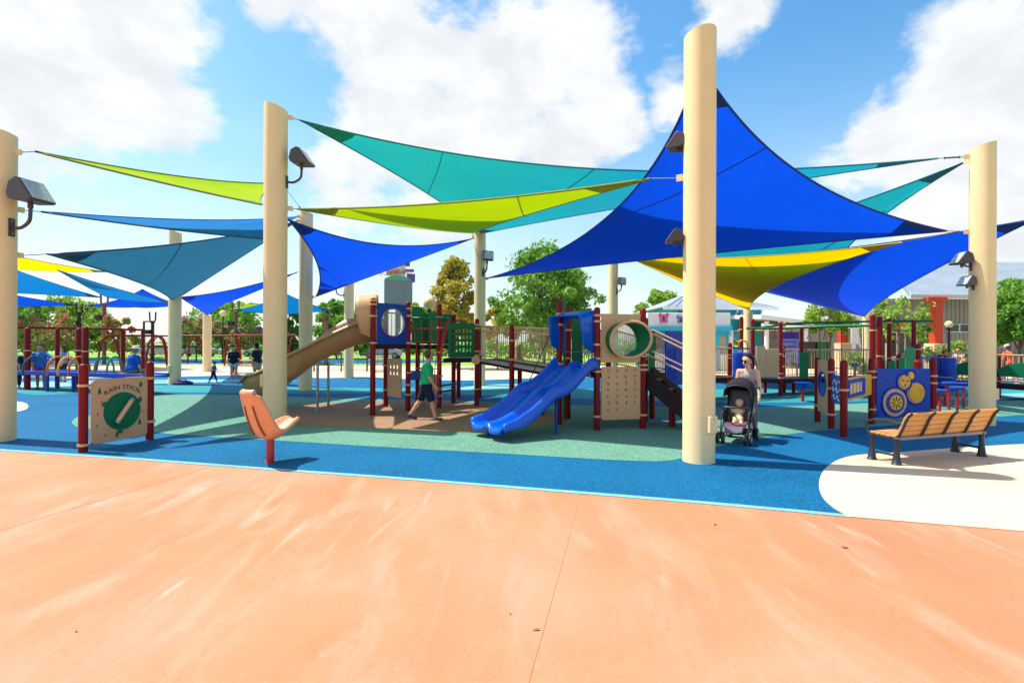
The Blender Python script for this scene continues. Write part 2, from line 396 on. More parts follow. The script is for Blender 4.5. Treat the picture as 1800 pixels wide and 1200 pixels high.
# pale border strip along the plaza
_b = [e for e in EDGE if e.x < 4.2]
MB().surf([[(e.x, e.y + .002, .003) for e in _b], [(e.x, e.y + .115, .003) for e in _b]]).build('rubber_border', M_RAQUA)['kind'] = 'structure'
sheet('rubber_green_area', smooth2(pxs([(262, 758), (350, 766), (500, 775), (700, 787), (900, 798), (1114, 810), (1195, 806), (1262, 785), (1330, 772), (1430, 758), (1560, 748), (1660, 741), (1800, 729), (1990, 718), (1990, 700), (1800, 704), (1640, 704), (1440, 712), (1250, 716), (1000, 712), (800, 704), (600, 700), (420, 694), (300, 694), (215, 700), (225, 722), (248, 745)]), 4), .004, M_RGRN)
sheet('rubber_teal_area', smooth2(pxs([(60, 694), (190, 690), (330, 690), (520, 692), (720, 692), (1000, 700), (1260, 708), (1480, 706), (1660, 702), (1800, 700), (1960, 694), (1900, 684), (1650, 682), (1400, 684), (1150, 684), (900, 683), (660, 682), (480, 680), (300, 677), (120, 678), (30, 684)]), 4), .006, M_RTEAL)
sheet('rubber_brown_area', smooth2(pxs([(440, 742), (540, 750), (640, 752), (760, 758), (850, 760), (950, 748), (1000, 734), (930, 716), (800, 706), (640, 706), (520, 714), (450, 728)]), 4), .009, M_RBRN)
sheet('rubber_aqua_area', smooth2(pxs([(20, 681), (200, 676), (380, 672), (520, 670), (440, 667), (240, 668), (30, 672)]), 4), .008, M_RAQUA)
sheet('rubber_aqua_patch', smooth2(pxs([(800, 684), (900, 682), (1000, 680), (960, 675), (860, 676)]), 4), .008, M_RAQUA)
sheet('rubber_aqua_edge', smooth2(pxs([(1560, 700), (1700, 704), (1800, 700), (1960, 692), (1850, 690), (1700, 694), (1600, 694)]), 4), .010, M_RAQUA)
sheet('rubber_green_dot', smooth2(pxs([(126, 742), (140, 752), (165, 752), (172, 740), (160, 731), (138, 732)]), 4), .004, M_RGRN)
sheet('swing_rubber_surface', [(-44, 43), (-13, 46), (-2, 50), (-10, 56), (-46, 55)], -.012, M_RBLUE)
pad_l = pxs([(1494, 909), (1462, 890), (1444, 870), (1440, 847), (1450, 825), (1475, 808), (1510, 800), (1560, 797), (1650, 790), (1742, 784), (1830, 780), (2100, 772)])
pad_l = smooth2(pad_l, 5, False)
pad = [p for p in pad_l] + [Vector((19, 9.0)), Vector((21, 5.2))] + [Vector((x, edge_y(x) - .006)) for x in (14, 11, 7.362, 5.284, 4.512)]
me_pad = sheet('bench_pad', pad, .012, M_BEIGE)
_pl = pad + pad[:1]
MB().surf([[(p.x, p.y, -.01) for p in _pl], [(p.x, p.y, .012) for p in _pl]]).build('pad_edge', M_BEIGE, me_pad)
sheet('sand_patch', smooth2(pxs([(-40, 712), (0, 706), (38, 707), (50, 714), (40, 722), (0, 727), (-40, 726)]), 4), .012, M_BEIGE)

# ================================================================== shade poles
POLES = {}
def pole(key, x, base, top, label, D=.5, slant=(1, 0), sl=.16, Y=None, cover=None, covz=.75):
    b = P(x, base, Y).xy if Y else gp(x, base).xy
    b = Vector((b.x, b.y)) * (1 + (D / 2 / b.y if not Y else 0))
    ztop = P(x, top, b.y).z; sl = sl * .6
    t = thing('shade_pole', (b.x, b.y, 0), 0, label, 'pole', 'cream poles of the shade sails')
    n = 40; r = D / 2; s = Vector(slant).normalized(); mb = MB(); rings = []
    for z, rr, k in ((0, r + .004, 0), (.02, r, 0), (ztop * .5, r, 0), (ztop - .25, r, 0), (ztop, r, 1), (ztop + .004, r - .012, 1)):
        rings.append([(rr * math.cos(2 * math.pi * i / n), rr * math.sin(2 * math.pi * i / n), z - k * sl * (math.cos(2 * math.pi * i / n) * s.x + math.sin(2 * math.pi * i / n) * s.y)) for i in range(n)])
    mb.surf(rings, wrapu=True); mb.f.append(tuple(len(mb.v) - n + i for i in range(n)))
    mb.build('shaft', M_POLE, t, smooth=True)
    if cover is not None:
        a = R(cover); d = Vector((math.cos(a), math.sin(a), 0))
        c = MB().box((0, 0, 0), (.09, .17, .27)).build('access_cover', M_POLE, t, bevel=.015); c.location = d * (r + .012) + Vector((0, 0, covz)); c.rotation_euler = (0, 0, a)
        MB().lathe([(.012, 0), (.012, .008), (0, .01)], (.045, 0, .08), 8, Matrix.Rotation(R(90), 3, 'Y')).build('screw', M_GALV, c)
    POLES[key] = (b, r, ztop, t); return t
pole(1, -2, 778, 232, 'cream shade pole cut off by the frame edge left of the rain stick panel', slant=(.8, .4), sl=.09)
pole(2, 483, 751, 190, 'tall cream shade pole right behind the orange bucket seat', slant=(1, .2), sl=.13, cover=205, covz=1.02)
pole(3, 1228, 816, 62, 'tallest cream shade pole in front, beside the woman with the stroller', slant=(-.7, .6), sl=.09, cover=-62, covz=.62)
pole(4, 1726, 748, 256, 'cream shade pole right behind the wooden bench', slant=(-1, .2), sl=.1, cover=-12, covz=.72)
pole(5, 537, 690, 372, 'cream shade pole rising behind the lower end of the tan slide', Y=20.5, cover=-120, covz=.75)
pole(6, 307, 676, 406, 'cream shade pole with a purple bag lying at its foot', cover=250, covz=.7)
pole(7, 364, 655, 552, 'short pale cream shade pole left of the toddler', Y=33)
pole(8, 613, 664, 486, 'cream shade pole between tan slide and blue bubble window tower')
pole(9, 843, 678, 408, 'cream shade pole behind the left end of the tan bridge railing')
pole(10, 1077, 665, 452, 'slim cream shade pole rising behind the tan binocular panel tower', Y=27)
pole(11, 1315, 660, 545, 'short cream shade pole under the low corner of the yellow sail', Y=31)
pole(12, 1524, 656, 555, 'short cream shade pole under the low corner of the far right blue sail', Y=33)
# two more masts just outside the frame carry sail corners
def pole_xy(key, x, y, z, label):
    t = thing('shade_pole', (x, y, 0), 0, label, 'pole', 'cream poles of the shade sails')
    MB().lathe([(.25, 0), (.25, z), (.238, z + .004)], n=32).build('shaft', M_POLE, t, smooth=True); POLES[key] = (Vector((x, y)), .25, z, t)
pole_xy(14, 13.9, 13.0, 6.4, 'cream shade pole out of view past the right edge')

# ================================================================== shade sails
def sail_mat(name, hexc, tr):
    m = mat(name, hexc, .8, .05, 1.2, trans=tr or .38, spec=.1, bump=.0)
    nt = m.node_tree; N = nt.nodes; L = nt.links
    # knitted cloth: fine weave lines, a little light goes straight through
    tc = N.new('ShaderNodeNewGeometry'); w = N.new('ShaderNodeTexWave'); w.inputs['Scale'].default_value = 22; w.inputs['Distortion'].default_value = 1.5; w.inputs['Detail'].default_value = 2
    L.new(tc.outputs['Position'], w.inputs['Vector'])
    bp = N.new('ShaderNodeBump'); bp.inputs['Strength'].default_value = .15; L.new(w.outputs[0], bp.inputs['Height']); L.new(bp.outputs[0], N['Principled BSDF'].inputs['Normal'])
    return m
SM = {'blue': sail_mat('sail_royal_blue', '#0A50E0', 0), 'lime': sail_mat('sail_lime', '#B0CC00', 0), 'teal': sail_mat('sail_teal', '#1FA6AE', 0),
      'yellow': sail_mat('sail_yellow', '#FFC400', .62), 'slate': sail_mat('sail_slate', '#286682', 0), 'azure': sail_mat('sail_azure', '#0A78C4', 0)}
HM = {k: mat('hem_' + k, h, .7, .08, 3) for k, h in (('blue', '#0A2A78'), ('lime', '#6F7F10'), ('teal', '#177078'), ('yellow', '#A88A0A'), ('slate', '#2A4C60'), ('azure', '#0A4F86'))}
M_CABLE = mat('steel_cable', '#6A6E72', .4, .1, 20, metal=.7)
def sail(colour, corners, label, inset=.085, sag=.25, group='shade sails over the playground', seams=()):
    """corners: (pole key or None, px, py, Y, t) - pole point and how far along the cable the cloth begins."""
    pts = [P(c[1], c[2], c[3]) for c in corners]; n = len(pts); cen = sum(pts, Vector()) / n
    root = thing('shade_sail', (0, 0, 0), 0, label, 'sail', group)
    fab = [p.lerp(cen, c[4]) for p, c in zip(pts, corners)]
    ins = inset if isinstance(inset, (list, tuple)) else [inset] * n
    loop = []; K = 26
    for i in range(n):
        a, b = fab[i], fab[(i + 1) % n]; d = (b - a).length
        to = (cen - (a + b) / 2); to = to.normalized() if to.length > 0 else to
        for k in range(K):
            t = k / K; loop.append(a.lerp(b, t) + to * (4 * t * (1 - t) * ins[i] * d) - Vector((0, 0, 1)) * (4 * t * (1 - t) * .012 * d))
    c2 = sum(loop, Vector()) / len(loop); T = 16; g = []
    for j in range(T + 1):
        t = j / T; g.append([c2.lerp(p, t) - Vector((0, 0, sag * (1 - t * t))) for p in loop])
    if n > 3:                                      # relax the four-cornered cloth to a saddle
        A = np.array([[list(p) for p in q] for q in g])
        for _ in range(60):
            A[1:-1] = .25 * (A[:-2] + A[2:] + np.roll(A[1:-1], 1, 1) + np.roll(A[1:-1], -1, 1)); A[0] = A[1].mean(0)
        g = [[Vector(p) for p in q] for q in A]
    mb = MB().surf(g, wrapu=True); mb.build('cloth', SM[colour], root, smooth='all', weld=True)
    MB().tube(loop, .022, 6, closed=True).build('edge_hem', HM[colour], root, smooth=True)
    nrm = (fab[1] - fab[0]).cross(fab[2] - fab[0]).normalized()
    if nrm.z < 0: nrm = -nrm
    L_ = len(loop)
    for i in range(n):
        # doubled cloth at the corner
        m_ = 4
        def along(sgn, dist):
            k = 0; p = loop[i * K]; acc = 0
            while k < K - 1:
                q = loop[(i * K + sgn * (k + 1)) % L_]; dl = (q - p).length
                if acc + dl >= dist: return p.lerp(q, (dist - acc) / dl)
                acc += dl; p = q; k += 1
            return p
        pl = min(1.25, (fab[i] - fab[(i + 1) % n]).length * .14); A = [along(1, pl * k / m_) for k in range(m_ + 1)]; B = [along(-1, pl * k / m_) for k in range(m_ + 1)]
        mb = MB().surf([[A[k].lerp(B[k], q / 4) - nrm * .012 for q in range(5)] for k in range(m_ + 1)]); mb.build('corner_patch', HM[colour] if colour != 'yellow' else mat('patch_yellow', '#C79C08', .8, .06, 2), root, smooth='all')
        key = corners[i][0]; p = fab[i]
        if key is not None:
            b, r, zt, _ = POLES[key]; z = min(pts[i].z, zt - .12); d = (Vector((p.x, p.y)) - b).normalized()
            q = Vector((b.x + d.x * (r + .02), b.y + d.y * (r + .02), z)); e = Vector((b.x + d.x * r * .8, b.y + d.y * r * .8, z))
            MB().bar(e, q + (q - e).normalized() * .1, .02, .11).build('lug_plate', M_POLE, root, bevel=.004)
            q2 = q + (q - e).normalized() * .07; ln = (p - q2).length
            mb = MB().tube([q2, p], .009, 6)
            if ln > .5:
                u = (p - q2).normalized(); s0 = q2 + u * min(.25, ln * .2)
                mb.tube([s0, s0 + u * .3], .022, 8)
                for o_ in (0, .3): mb.tube([s0 + u * o_ - Vector((0, 0, .03)), s0 + u * o_ + Vector((0, 0, .03))], .013, 6)
            mb.build('tension_cable', M_CABLE, root)
    for i, f0, j, f1 in seams:                     # sewn seams between cloth widths
        a = loop[int(i * K + f0 * K) % L_]; b = loop[int(j * K + f1 * K) % L_]
        q = []
        for k in range(25):
            p = a.lerp(b, k / 24); q.append(p)
        # drop the seam on to the cloth by nearest grid point height
        G = np.array([list(v) for row in g for v in row]); S = []
        for p in q:
            w = 1 / (((G[:, :2] - np.array([p.x, p.y])) ** 2).sum(1) + .02) ** 2; S.append(Vector((p.x, p.y, float((G[:, 2] * w).sum() / w.sum()) - .015)))
        S[0], S[-1] = a - nrm * .01, b - nrm * .01
        MB().tube(S, .012, 5).build('seam', HM[colour], root)
    return root
sail('lime', [(1, 36, 262, 9.9, .06), (2, 461, 360, 12.3, .01), (5, 500, 322, 18.0, .05)], 'narrow lime green sail between the left edge pole and the tall second pole', inset=(.03, .05, .05), sag=.1)
sail('lime', [(2, 512, 367, 12.1, .03), (3, 1200, 303, 8.4, .09), (9, 838, 410, 23.2, .01)], 'wide lime green sail stretched in the middle above the play structure', inset=(.04, .065, .03), seams=[(0, .7, 1, .35)])
sail('azure', [(1, 50, 371, 10.4, .05), (5, 524, 381, 20.3, .01), (2, 464, 420, 12.5, .01)], 'thin bright blue sail strip above the slate blue sail', inset=(.02, .05, .02), sag=.05)
sail('slate', [(1, 38, 444, 10.0, .09), (5, 524, 388, 20.3, .01), (6, 304, 530, 23.8, .01)], 'slate blue sail hanging low over the left side with dark bottom corner', inset=(.03, .06, .03), seams=[(0, .4, 2, .5)])
sail('blue', [(2, 502, 384, 12.4, .02), (9, 834, 419, 23.2, .03), (5, 554, 522, 20.4, .01)], 'small royal blue sail right of the pole behind the bucket seat', inset=(.06, .055, .06))
sail('teal', [(2, 512, 208, 12.1, .025), (4, 1702, 275, 12.6, .06), (9, 845, 411, 23.2, .005)], 'large teal sail spanning from the tall pole to behind the big blue sail', inset=(.105, .06, .05), seams=[(0, .25, 2, .55), (0, .5, 2, .15)])
sail('teal', [(4, 1702, 281, 12.7, .01), (10, 1086, 440, 26.8, .01), (12, 1520, 556, 32.8, .01)], 'teal sail partly hidden behind the yellow sail and the big blue sail', inset=(.07, .09, .10))
sail('blue', [(3, 1232, 108, 8.65, .01), (4, 1702, 407, 12.6, .06), (9, 852, 490, 23.2, .01)], 'largest royal blue sail peaking behind the tallest pole', inset=(.085, .05, .10), seams=[(0, .32, 2, .55)])
sail('yellow', [(10, 1086, 446, 26.8, .05), (4, 1702, 403, 12.8, .18), (11, 1317, 545, 30.8, .01)], 'yellow sail with its low corner above the turquoise building', inset=(.035, .06, .02), seams=[(0, .6, 1, .5)])
sail('blue', [(10, 1094, 453, 27.0, .02), (14, 1862, 374, 13.0, .05), (12, 1521, 557, 32.8, .01)], 'royal blue sail low on the right in front of the grey metal building', inset=(.06, .035, .06))

# ================================================================== floodlights on the poles
def flood(key, py, az, label, s=1.0, face=1, arm=.42, drop=.45, style='cut'):
    b, r, zt, _ = POLES[key]; z = P(*(900, py), b.y).z
    d = Vector((math.cos(R(az)), math.sin(R(az)), 0))
    t = thing('floodlight', (b.x + d.x * r, b.y + d.y * r, z), R(az), label, 'light', 'floodlights on the shade poles'); t.scale = (s, s, s)
    MB().box((.012, 0, 0), (.024, .11, .34)).build('mounting_plate', M_BRZ, t, bevel=.004)
    for zz in (-.12, .12): MB().lathe([(.016, 0), (.016, .012), (0, .014)], (.024, 0, zz), 8, Matrix.Rotation(R(90), 3, 'Y')).build('bolt', M_GALV, t)
    q = spline([(.02, 0, 0), (arm * .5, 0, -.01), (arm * .92, 0, .1), (arm, 0, .26), (arm, 0, drop)], 6)
    MB().tube(q, .032, 10).build('arm', M_BRZ, t, smooth=True)
    MB().lathe([(.045, 0), (.045, .12)], (arm, 0, drop - .1), 12).build('knuckle', M_BRZ, t, smooth=True)
    k = face; hz = drop + .02
    if style == 'cut':
        prof = [(-.26, .12), (-.22, .02), (-.06, -.01), (.26, -.02), (.30, .02), (.02, .40), (-.06, .42), (-.2, .34)]
        lens = [(.275, .0), (.30, .03), (.03, .40), (.005, .385)]
    else:
        prof = [(-.06, 0), (.1, 0), (.14, .05), (.14, .36), (.1, .4), (-.02, .4), (-.1, .3), (-.1, .1)]
        lens = [(.141, .06), (.155, .07), (.155, .34), (.141, .35)]
    prof = [(arm + x * k, hz + z_) for x, z_ in prof]; lens = [(arm + x * k, hz + z_) for x, z_ in lens]
    h = MB().prism(prof, -.24, .24, XZ).build('housing', M_BRZ, t, bevel=.02, weld=True)
    MB().prism(lens, -.21, .21, XZ).build('lens', M_LENS, h, weld=True)
    return t
flood(1, 404, -8, 'bronze floodlight on the pole at the left edge', 1.0)
flood(2, 322, -4, 'bronze floodlight on the tall pole above the small blue sail', .82)
flood(3, 258, 150, 'grey floodlight high on the tallest pole against the blue sail', .58, arm=.16, drop=.05)
flood(3, 425, 168, 'grey floodlight lower on the tallest pole against the blue sail', .5, arm=.26, drop=.02)
flood(4, 464, 175, 'upper pale floodlight on the pole behind the bench', .68, arm=.3, drop=.05)
flood(4, 500, 190, 'lower dark floodlight on the pole behind the bench', .55, arm=.34, drop=.0)
flood(9, 480, -55, 'dark square floodlight on the pole beside the yellowing tree', 1.05, arm=.3, drop=.42, style='box')
flood(10, 512, -50, 'blue grey square floodlight on the slim pole above the binocular panel', .95, arm=.3, drop=.3, style='box')
flood(8, 520, 190, 'dark floodlight on a curved arm beside the small blue sail corner', 1.05, arm=.38, drop=.42, face=1)
# ================================================================== play structure helpers
def post(parent, p, ztop, collars=(), r=.07, m=None):
    o = MB().lathe([(r, 0), (r, ztop - r), (r * .94, ztop - r * .55), (r * .72, ztop - r * .2), (r * .35, ztop - .02 * r), (0, ztop)], n=18).build('post', m or M_MAR, parent, smooth=True, angle=60)
    o.location = (p[0], p[1], 0)
    for z in collars:
        c = MB().lathe([(r + .001, -.022), (r + .012, -.022), (r + .014, 0), (r + .012, .022), (r + .001, .022)], n=18).build('collar', M_TANC, o, smooth=True)
        c.location = (0, 0, z)
        MB().box((r + .02, 0, 0), (.03, .05, .04)).build('lug', M_TANC, o, bevel=.006).location = (0, 0, z)
    return o
def frame2(parent, a, b, z=0.0):                    # local frame on the line a-b: x along, -y towards the camera side
    a = Vector((a[0], a[1])); b = Vector((b[0], b[1])); d = b - a
    return Matrix.Translation((a.x, a.y, z)) @ Matrix.Rotation(math.atan2(d.y, d.x), 4, 'Z'), d.length
def put(o, M): o.matrix_local = M; return o
def grid_pts(n, a, b): return [a + (b - a) * i / (n - 1) for i in range(n)]
_bal = {}
def guardrail(parent, a, b, za, zb, h=.9, sp=.1, m=None, solid_top=True, name='guardrail', mid=False):
    """Railing between two points whose deck heights are za and zb; each baluster is its own piece."""
    m = m or M_RAIL; a = Vector((a[0], a[1], za)); b = Vector((b[0], b[1], zb))
    g = MB().tube([a + Vector((0, 0, h)), b + Vector((0, 0, h))], .022, 8).build(name, m, parent, smooth=True)
    MB().tube([a + Vector((0, 0, .08)), b + Vector((0, 0, .08))], .018, 8).build('bottom_rail', m, g, smooth=True)
    if mid: MB().tube([a + Vector((0, 0, h - .14)), b + Vector((0, 0, h - .14))], .014, 8).build('middle_rail', m, g, smooth=True)
    n = max(2, int((b - a).length / sp)); key = (round(h, 2), m.name)
    if key not in _bal:
        _bal[key] = MB().lathe([(.011, 0), (.011, h - .08)], n=6).mesh('baluster'); _bal[key].materials.append(m)
    for i in range(1, n):
        o = bpy.data.objects.new('baluster', _bal[key]); COL.objects.link(o); o.parent = g; p = a.lerp(b, i / n); o.location = (p.x, p.y, p.z + .08)
    return g
def deck(parent, pts, z, t=.12, name='deck', m=None):
    return MB().prism([(p[0], p[1]) for p in pts], z - t, z).build(name, m or M_DECK, parent, bevel=.01, weld=True)

# ================================================================== tower with spiral slide, net climber and bridge
g2 = lambda x, y: gp(x, y).to_2d()
A1, A2, A3, A4 = g2(655, 730), g2(717, 722), g2(678, 715), g2(734, 711)
B1, B2, B3, B4, B5 = g2(772, 716), g2(797, 708), g2(838, 713), g2(806, 699), g2(843, 698)
CA, CB, CC = Vector((1.84, 11.45)), Vector((2.9, 11.72)), Vector((1.09, 12.2))
CX = CC + CB - CA
CAo, CCo, CBo = CX * 2 - CA, CX * 2 - CC, CX * 2 - CB
ps = thing('play_structure', (0, 0, 0), 0, 'maroon posted play structure with tan spiral slide, bridge and blue double slide', 'playground')
ZA, ZB, ZC = 1.83, 1.42, 1.25
post(ps, A1, P(655, 523, A1.y).z, (ZA + .03, 2.55, 2.85, 2.95))
post(ps, A2, P(717, 530, A2.y).z, (ZA + .03, .45, .72, 1.05, 2.6, 2.8))
post(ps, A3, P(678, 536, A3.y).z, (.5, 1.2))
post(ps, A4, P(734, 538, A4.y).z, (1.1, 2.2))
post(ps, B1, P(772, 534, B1.y).z, (.35, .55, .9, 1.6, 2.3, 2.6))
post(ps, B2, P(797, 551, B2.y).z, (1.5, 2.4))
post(ps, B3, P(838, 560, B3.y).z, (.5, 1.5, 1.62, 2.3, 2.4))
post(ps, B4, ZB + .05); post(ps, B5, 2.45, (1.5,))
deck(ps, [A1, A2, A4, A3], ZA); deck(ps, [A2, B1, B2, A4], ZA - .02); deck(ps, [B1 + Vector((.12, -.1)), B3, B5, B4], ZB)
# panel with bubble window
M, L0 = frame2(ps, A1, A2, 0)
x0, x1, z0, z1 = .1, L0 - .06, P(690, 605, 14.3).z, P(690, 535, 14.3).z; cx, cz = (x0 + x1) / 2 + .02, (z0 + z1) / 2 + .04
pan = put(MB().ringplate(star_outer(x0, x1, z0, z1, cx, cz, 48), circ(cx, cz, .37, 48), -.015, .015, XZ).build('window_panel', M_BLU, ps, bevel=.004, seg=1, weld=True), M)
tor = [(cx + .37 * math.cos(a), -.02, cz + .37 * math.sin(a)) for a in [2 * math.pi * k / 40 for k in range(40)]]
MB().tube(tor, .022, 8, closed=True).build('window_ring', M_GALV, pan, smooth=True)
MB().lathe([(.37 * math.cos(R(a)), .22 * math.sin(R(a))) for a in range(0, 91, 10)], (cx, -.02, cz), 32, Matrix.Rotation(R(90), 3, 'X')).build('bubble_window', glass('bubble_plastic', '#C8D6D8', .08, .22), pan, smooth='all')
guardrail(ps, A3 + Vector((.05, 0)), A4, ZA, ZA, .9, .11, M_GALV)
# hood over the top of the spiral slide
def arch(name, m, T, w, h, depth, r=.2, flare=.0, parent=None, th=.025, slope=0.0):
    prof = [(-w / 2, 0), (-w / 2, h - r)] + [(-w / 2 + r - r * math.cos(R(a)), h - r + r * math.sin(R(a))) for a in (22, 45, 67, 90)] + [(w / 2 - r + r * math.sin(R(a)), h - r + r * math.cos(R(a))) for a in (0, 22, 45, 67)] + [(w / 2, h - r), (w / 2, 0)]
    g = []
    for k in range(7):
        t = k / 6; s_ = 1 + flare * t; g.append([(-depth * t * (1 if z > .1 * h else .75), x * s_, z * s_ - slope * t + (0 if z > .05 * h else .3 * t)) for x, z in prof])
    o = MB().surf(g).build(name, m, parent, smooth=True, weld=True); so = o.modifiers.new('solid', 'SOLIDIFY'); so.thickness = th
    return put(o, T)
e = (A3 - A1).normalized(); mid = (A1 + A3) / 2
arch('slide_hood', M_TAN, Matrix.Translation((mid.x + .02, mid.y - .3, ZA + .1)) @ Matrix.Rotation(R(12), 4, 'Z'), 1.05, 1.22, .55, .42, .06, ps, slope=.12)
# spiral slide: trough swept along a curve
M_SLT = mat('tan_slide', '#A88358', .32, .06, 2, grime=.15)
path = spline([(-3.7, 14.55, 1.86), (-4.25, 14.35, 1.8), (-4.9, 14.2, 1.5), (-5.6, 14.25, 1.08), (-6.3, 14.65, .68), (-6.85, 15.0, .42), (-7.15, 15.25, .36), (-7.4, 15.45, .34)], 7)
g = []
for i, p in enumerate(path):
    t = (path[min(i + 1, len(path) - 1)] - path[max(i - 1, 0)]); t.z = 0; t.normalize(); nrm = Vector((-t.y, t.x, 0)); f = i / len(path)
    bank = .16 * math.sin(math.pi * min(1, f * 1.2)); row = []
    wall = .60 if f < .75 else .60 - 1.2 * (f - .75)
    for u in (-1.08, -1.02, -.96, -.9, -.75, -.5, -.2, .2, .5, .75, .9, .96, 1.02, 1.08):
        a = abs(u); zz = .06 * (a / .75) ** 2 if a <= .75 else .06 + wall * min(1, (a - .75) / .21) ** .8
        if a > 1: zz = .06 + wall - (a - 1.02) * .9 - .005
        row.append(p + nrm * (u * (.50 + .10 * max(0, a - .75))) + Vector((0, 0, zz - u * bank)))
    g.append(row)
o = MB().surf(g).build('spiral_slide', M_SLT, ps, smooth='all'); so = o.modifiers.new('solid', 'SOLIDIFY'); so.thickness = .03; so.offset = -1
for q in ((558, 727), (577, 718)):
    c = g2(*q); zt = min(path, key=lambda p: (p.x - c.x) ** 2 + (p.y - c.y) ** 2).z
    MB().tube([(c.x, c.y, 0), (c.x, c.y, zt)], .035, 10).build('slide_leg', M_GALV, o, smooth=True)
MB().tube([path[-3] + Vector((0, 0, 0)), Vector((path[-3].x, path[-3].y, 0))], .035, 8).build('slide_leg', M_GALV, o)
# lower tan panel with slots
M, L0 = frame2(ps, A3, A2, 0)
xs = [.1, .22, .32, .40, .50, .58, .68, L0 * .98 if L0 < .9 else .85]; xs = [x * (L0 - .05) / .85 if False else x for x in xs]
ys = [.33, .95, 1.06, 1.13, 1.24, 1.42]
put(MB().cells(xs, ys, lambda i, j: not (i in (1, 3, 5) and j in (1, 3)), -.015, .015, XZ).build('slot_panel', M_TAN, ps, weld=True), M)
M, L0 = frame2(ps, A4, B1, 0)
put(MB().prism(rrect(.05, L0 - .05, .45, .95, .05), -.015, .015, XZ).build('seat_panel', M_TAN, ps, bevel=.004, weld=True), M)
put(MB().prism(rrect(-.35, .35, .75, 1.02, .1), -.2, .22, XZ).build('bucket_panel', M_BLU, ps, bevel=.03, weld=True), M)
# green narrow panels beside the climber entrance
for p0, p1, zt, r in ((A2 + Vector((.09, .02)), A2 + Vector((.34, .25)), 2.86, .03), (B1 + Vector((-.32, .12)), B1 + Vector((-.08, .03)), 2.78, .1)):
    M, L0 = frame2(ps, p0, p1, 0); put(MB().prism(rrect(0, L0, ZA + .02, zt, r), -.015, .015, XZ).build('entrance_panel', M_GRN, ps, bevel=.004, weld=True), M)
M, L0 = frame2(ps, A4 + Vector((.02, .02)), B2, 0)
put(MB().ringplate(star_outer(.05, L0 - .05, ZA, 2.75, L0 / 2, 2.3, 36), circ(L0 / 2, 2.3, .13, 36, .28), -.015, .015, XZ).build('porthole_panel', M_GRN, ps, weld=True), M)
# net climber: green half ring and red bars
c0 = (A2 + B1) / 2 + Vector((.1, -.02)); ang0 = math.atan2(B1.y - A2.y, B1.x - A2.x); RR = (B1 - A2).length / 2 + .06
cl = thing('net_climber', (0, 0, 0), 0, None, None); cl.parent = ps; bpy.data.objects.remove(cl)
def rp(a, r, z): return Vector((c0.x + r * math.cos(ang0 + a), c0.y + r * math.sin(ang0 + a), z))
zr = P(757, 561, 15.0).z
AA = [math.pi + math.pi * k / 20 for k in range(21)]
ring = MB().tube([rp(a, RR, zr) for a in AA], .035, 10).build('climber_ring', M_GRN, ps, smooth=True)
rad = lambda z: RR * (.52 + .48 * min(1, max(0, (z - .9) / (zr - .9))) ** 1.3) + (.0)
for k in range(1, 20, 3):
    a = AA[k]; MB().tube([rp(a, rad(z), z) for z in grid_pts(12, .12, zr)], .013, 6).build('climber_bar', M_RED, ring, smooth=True)
for z in (.35, .75, 1.15, 1.55, 1.9, 2.25):
    MB().tube([rp(a, rad(z), z) for a in AA[1:-1]], .012, 6).build('climber_rung', M_RED if z > .9 else M_GALV, ring, smooth=True)
for z in (.45, .62): MB().bar((B1.x, B1.y, z), (B2.x + .1, B2.y - .3, z), .05, .05).build('step_bar', M_DARK, ps)
# perforated green panel above the bridge end
M, L0 = frame2(ps, B1 + Vector((.2, .1)), B3, 0)
nx, ny = 6, 4; w = L0 - .1; zb, zt = ZB + .03, P(810, 569, 15.9).z; h = zt - zb
xs = [.04]; ys = [zb]
for i in range(nx): xs += [.04 + w * (.14 + i * .13), .04 + w * (.14 + i * .13 + .075)]
for j in range(ny): ys += [zb + h * (.16 + j * .19), zb + h * (.16 + j * .19 + .1)]
xs.append(.04 + w); ys.append(zt)
put(MB().cells(xs, ys, lambda i, j: not (i % 2 == 1 and j % 2 == 1), -.015, .015, XZ).build('lattice_panel', M_GRN, ps, weld=True), M)
MB().lathe([(.0, -.02), (.13, -.02), (.13, .02), (0, .02)], (B3.x - .02, B3.y - .12, ZB - .06), 20, Matrix.Rotation(R(90), 3, 'X')).build('end_disc', M_TAN, ps, smooth=True)
# bridge
q0, q1 = B3 + Vector((.08, -.02)), CC + Vector((-.08, .02)); n_ = (q1 - q0).normalized(); s_ = Vector((-n_.y, n_.x))
if s_.y < 0: s_ = -s_
wb = 1.15
mb = MB()
for i in range(1):
    mb.add([(*q0, ZB - .02), (*q1, ZC - .02), (*(q1 + s_ * wb), ZC - .02), (*(q0 + s_ * wb), ZB - .02), (*q0, ZB - .17), (*q1, ZC - .17), (*(q1 + s_ * wb), ZC - .17), (*(q0 + s_ * wb), ZB - .17)],
           [(0, 1, 2, 3), (7, 6, 5, 4), (0, 4, 5, 1), (1, 5, 6, 2), (2, 6, 7, 3), (3, 7, 4, 0)])
br = mb.build('bridge_deck', M_DECK, ps, bevel=.01, weld=True)
MB().bar((*(q0 - s_ * .012), ZB - .05), (*(q1 - s_ * .012), ZC - .05), .02, .09).build('bridge_trim', mat('trim_grey', '#A49A98', .5, .06), ps)
qm = q0.lerp(q1, .5)
guardrail(ps, q0, qm, ZB, (ZB + ZC) / 2, .95, .105, M_RAIL, mid=True); guardrail(ps, qm, q1, (ZB + ZC) / 2, ZC, .95, .105, M_RAIL, mid=True)
guardrail(ps, q0 + s_ * wb, q1 + s_ * wb, ZB, ZC, .92, .25, M_RAIL, mid=True)
post(ps, qm - s_ * .03, (ZB + ZC) / 2 + 1.02, ((ZB + ZC) / 2 + .6, (ZB + ZC) / 2 + .1))
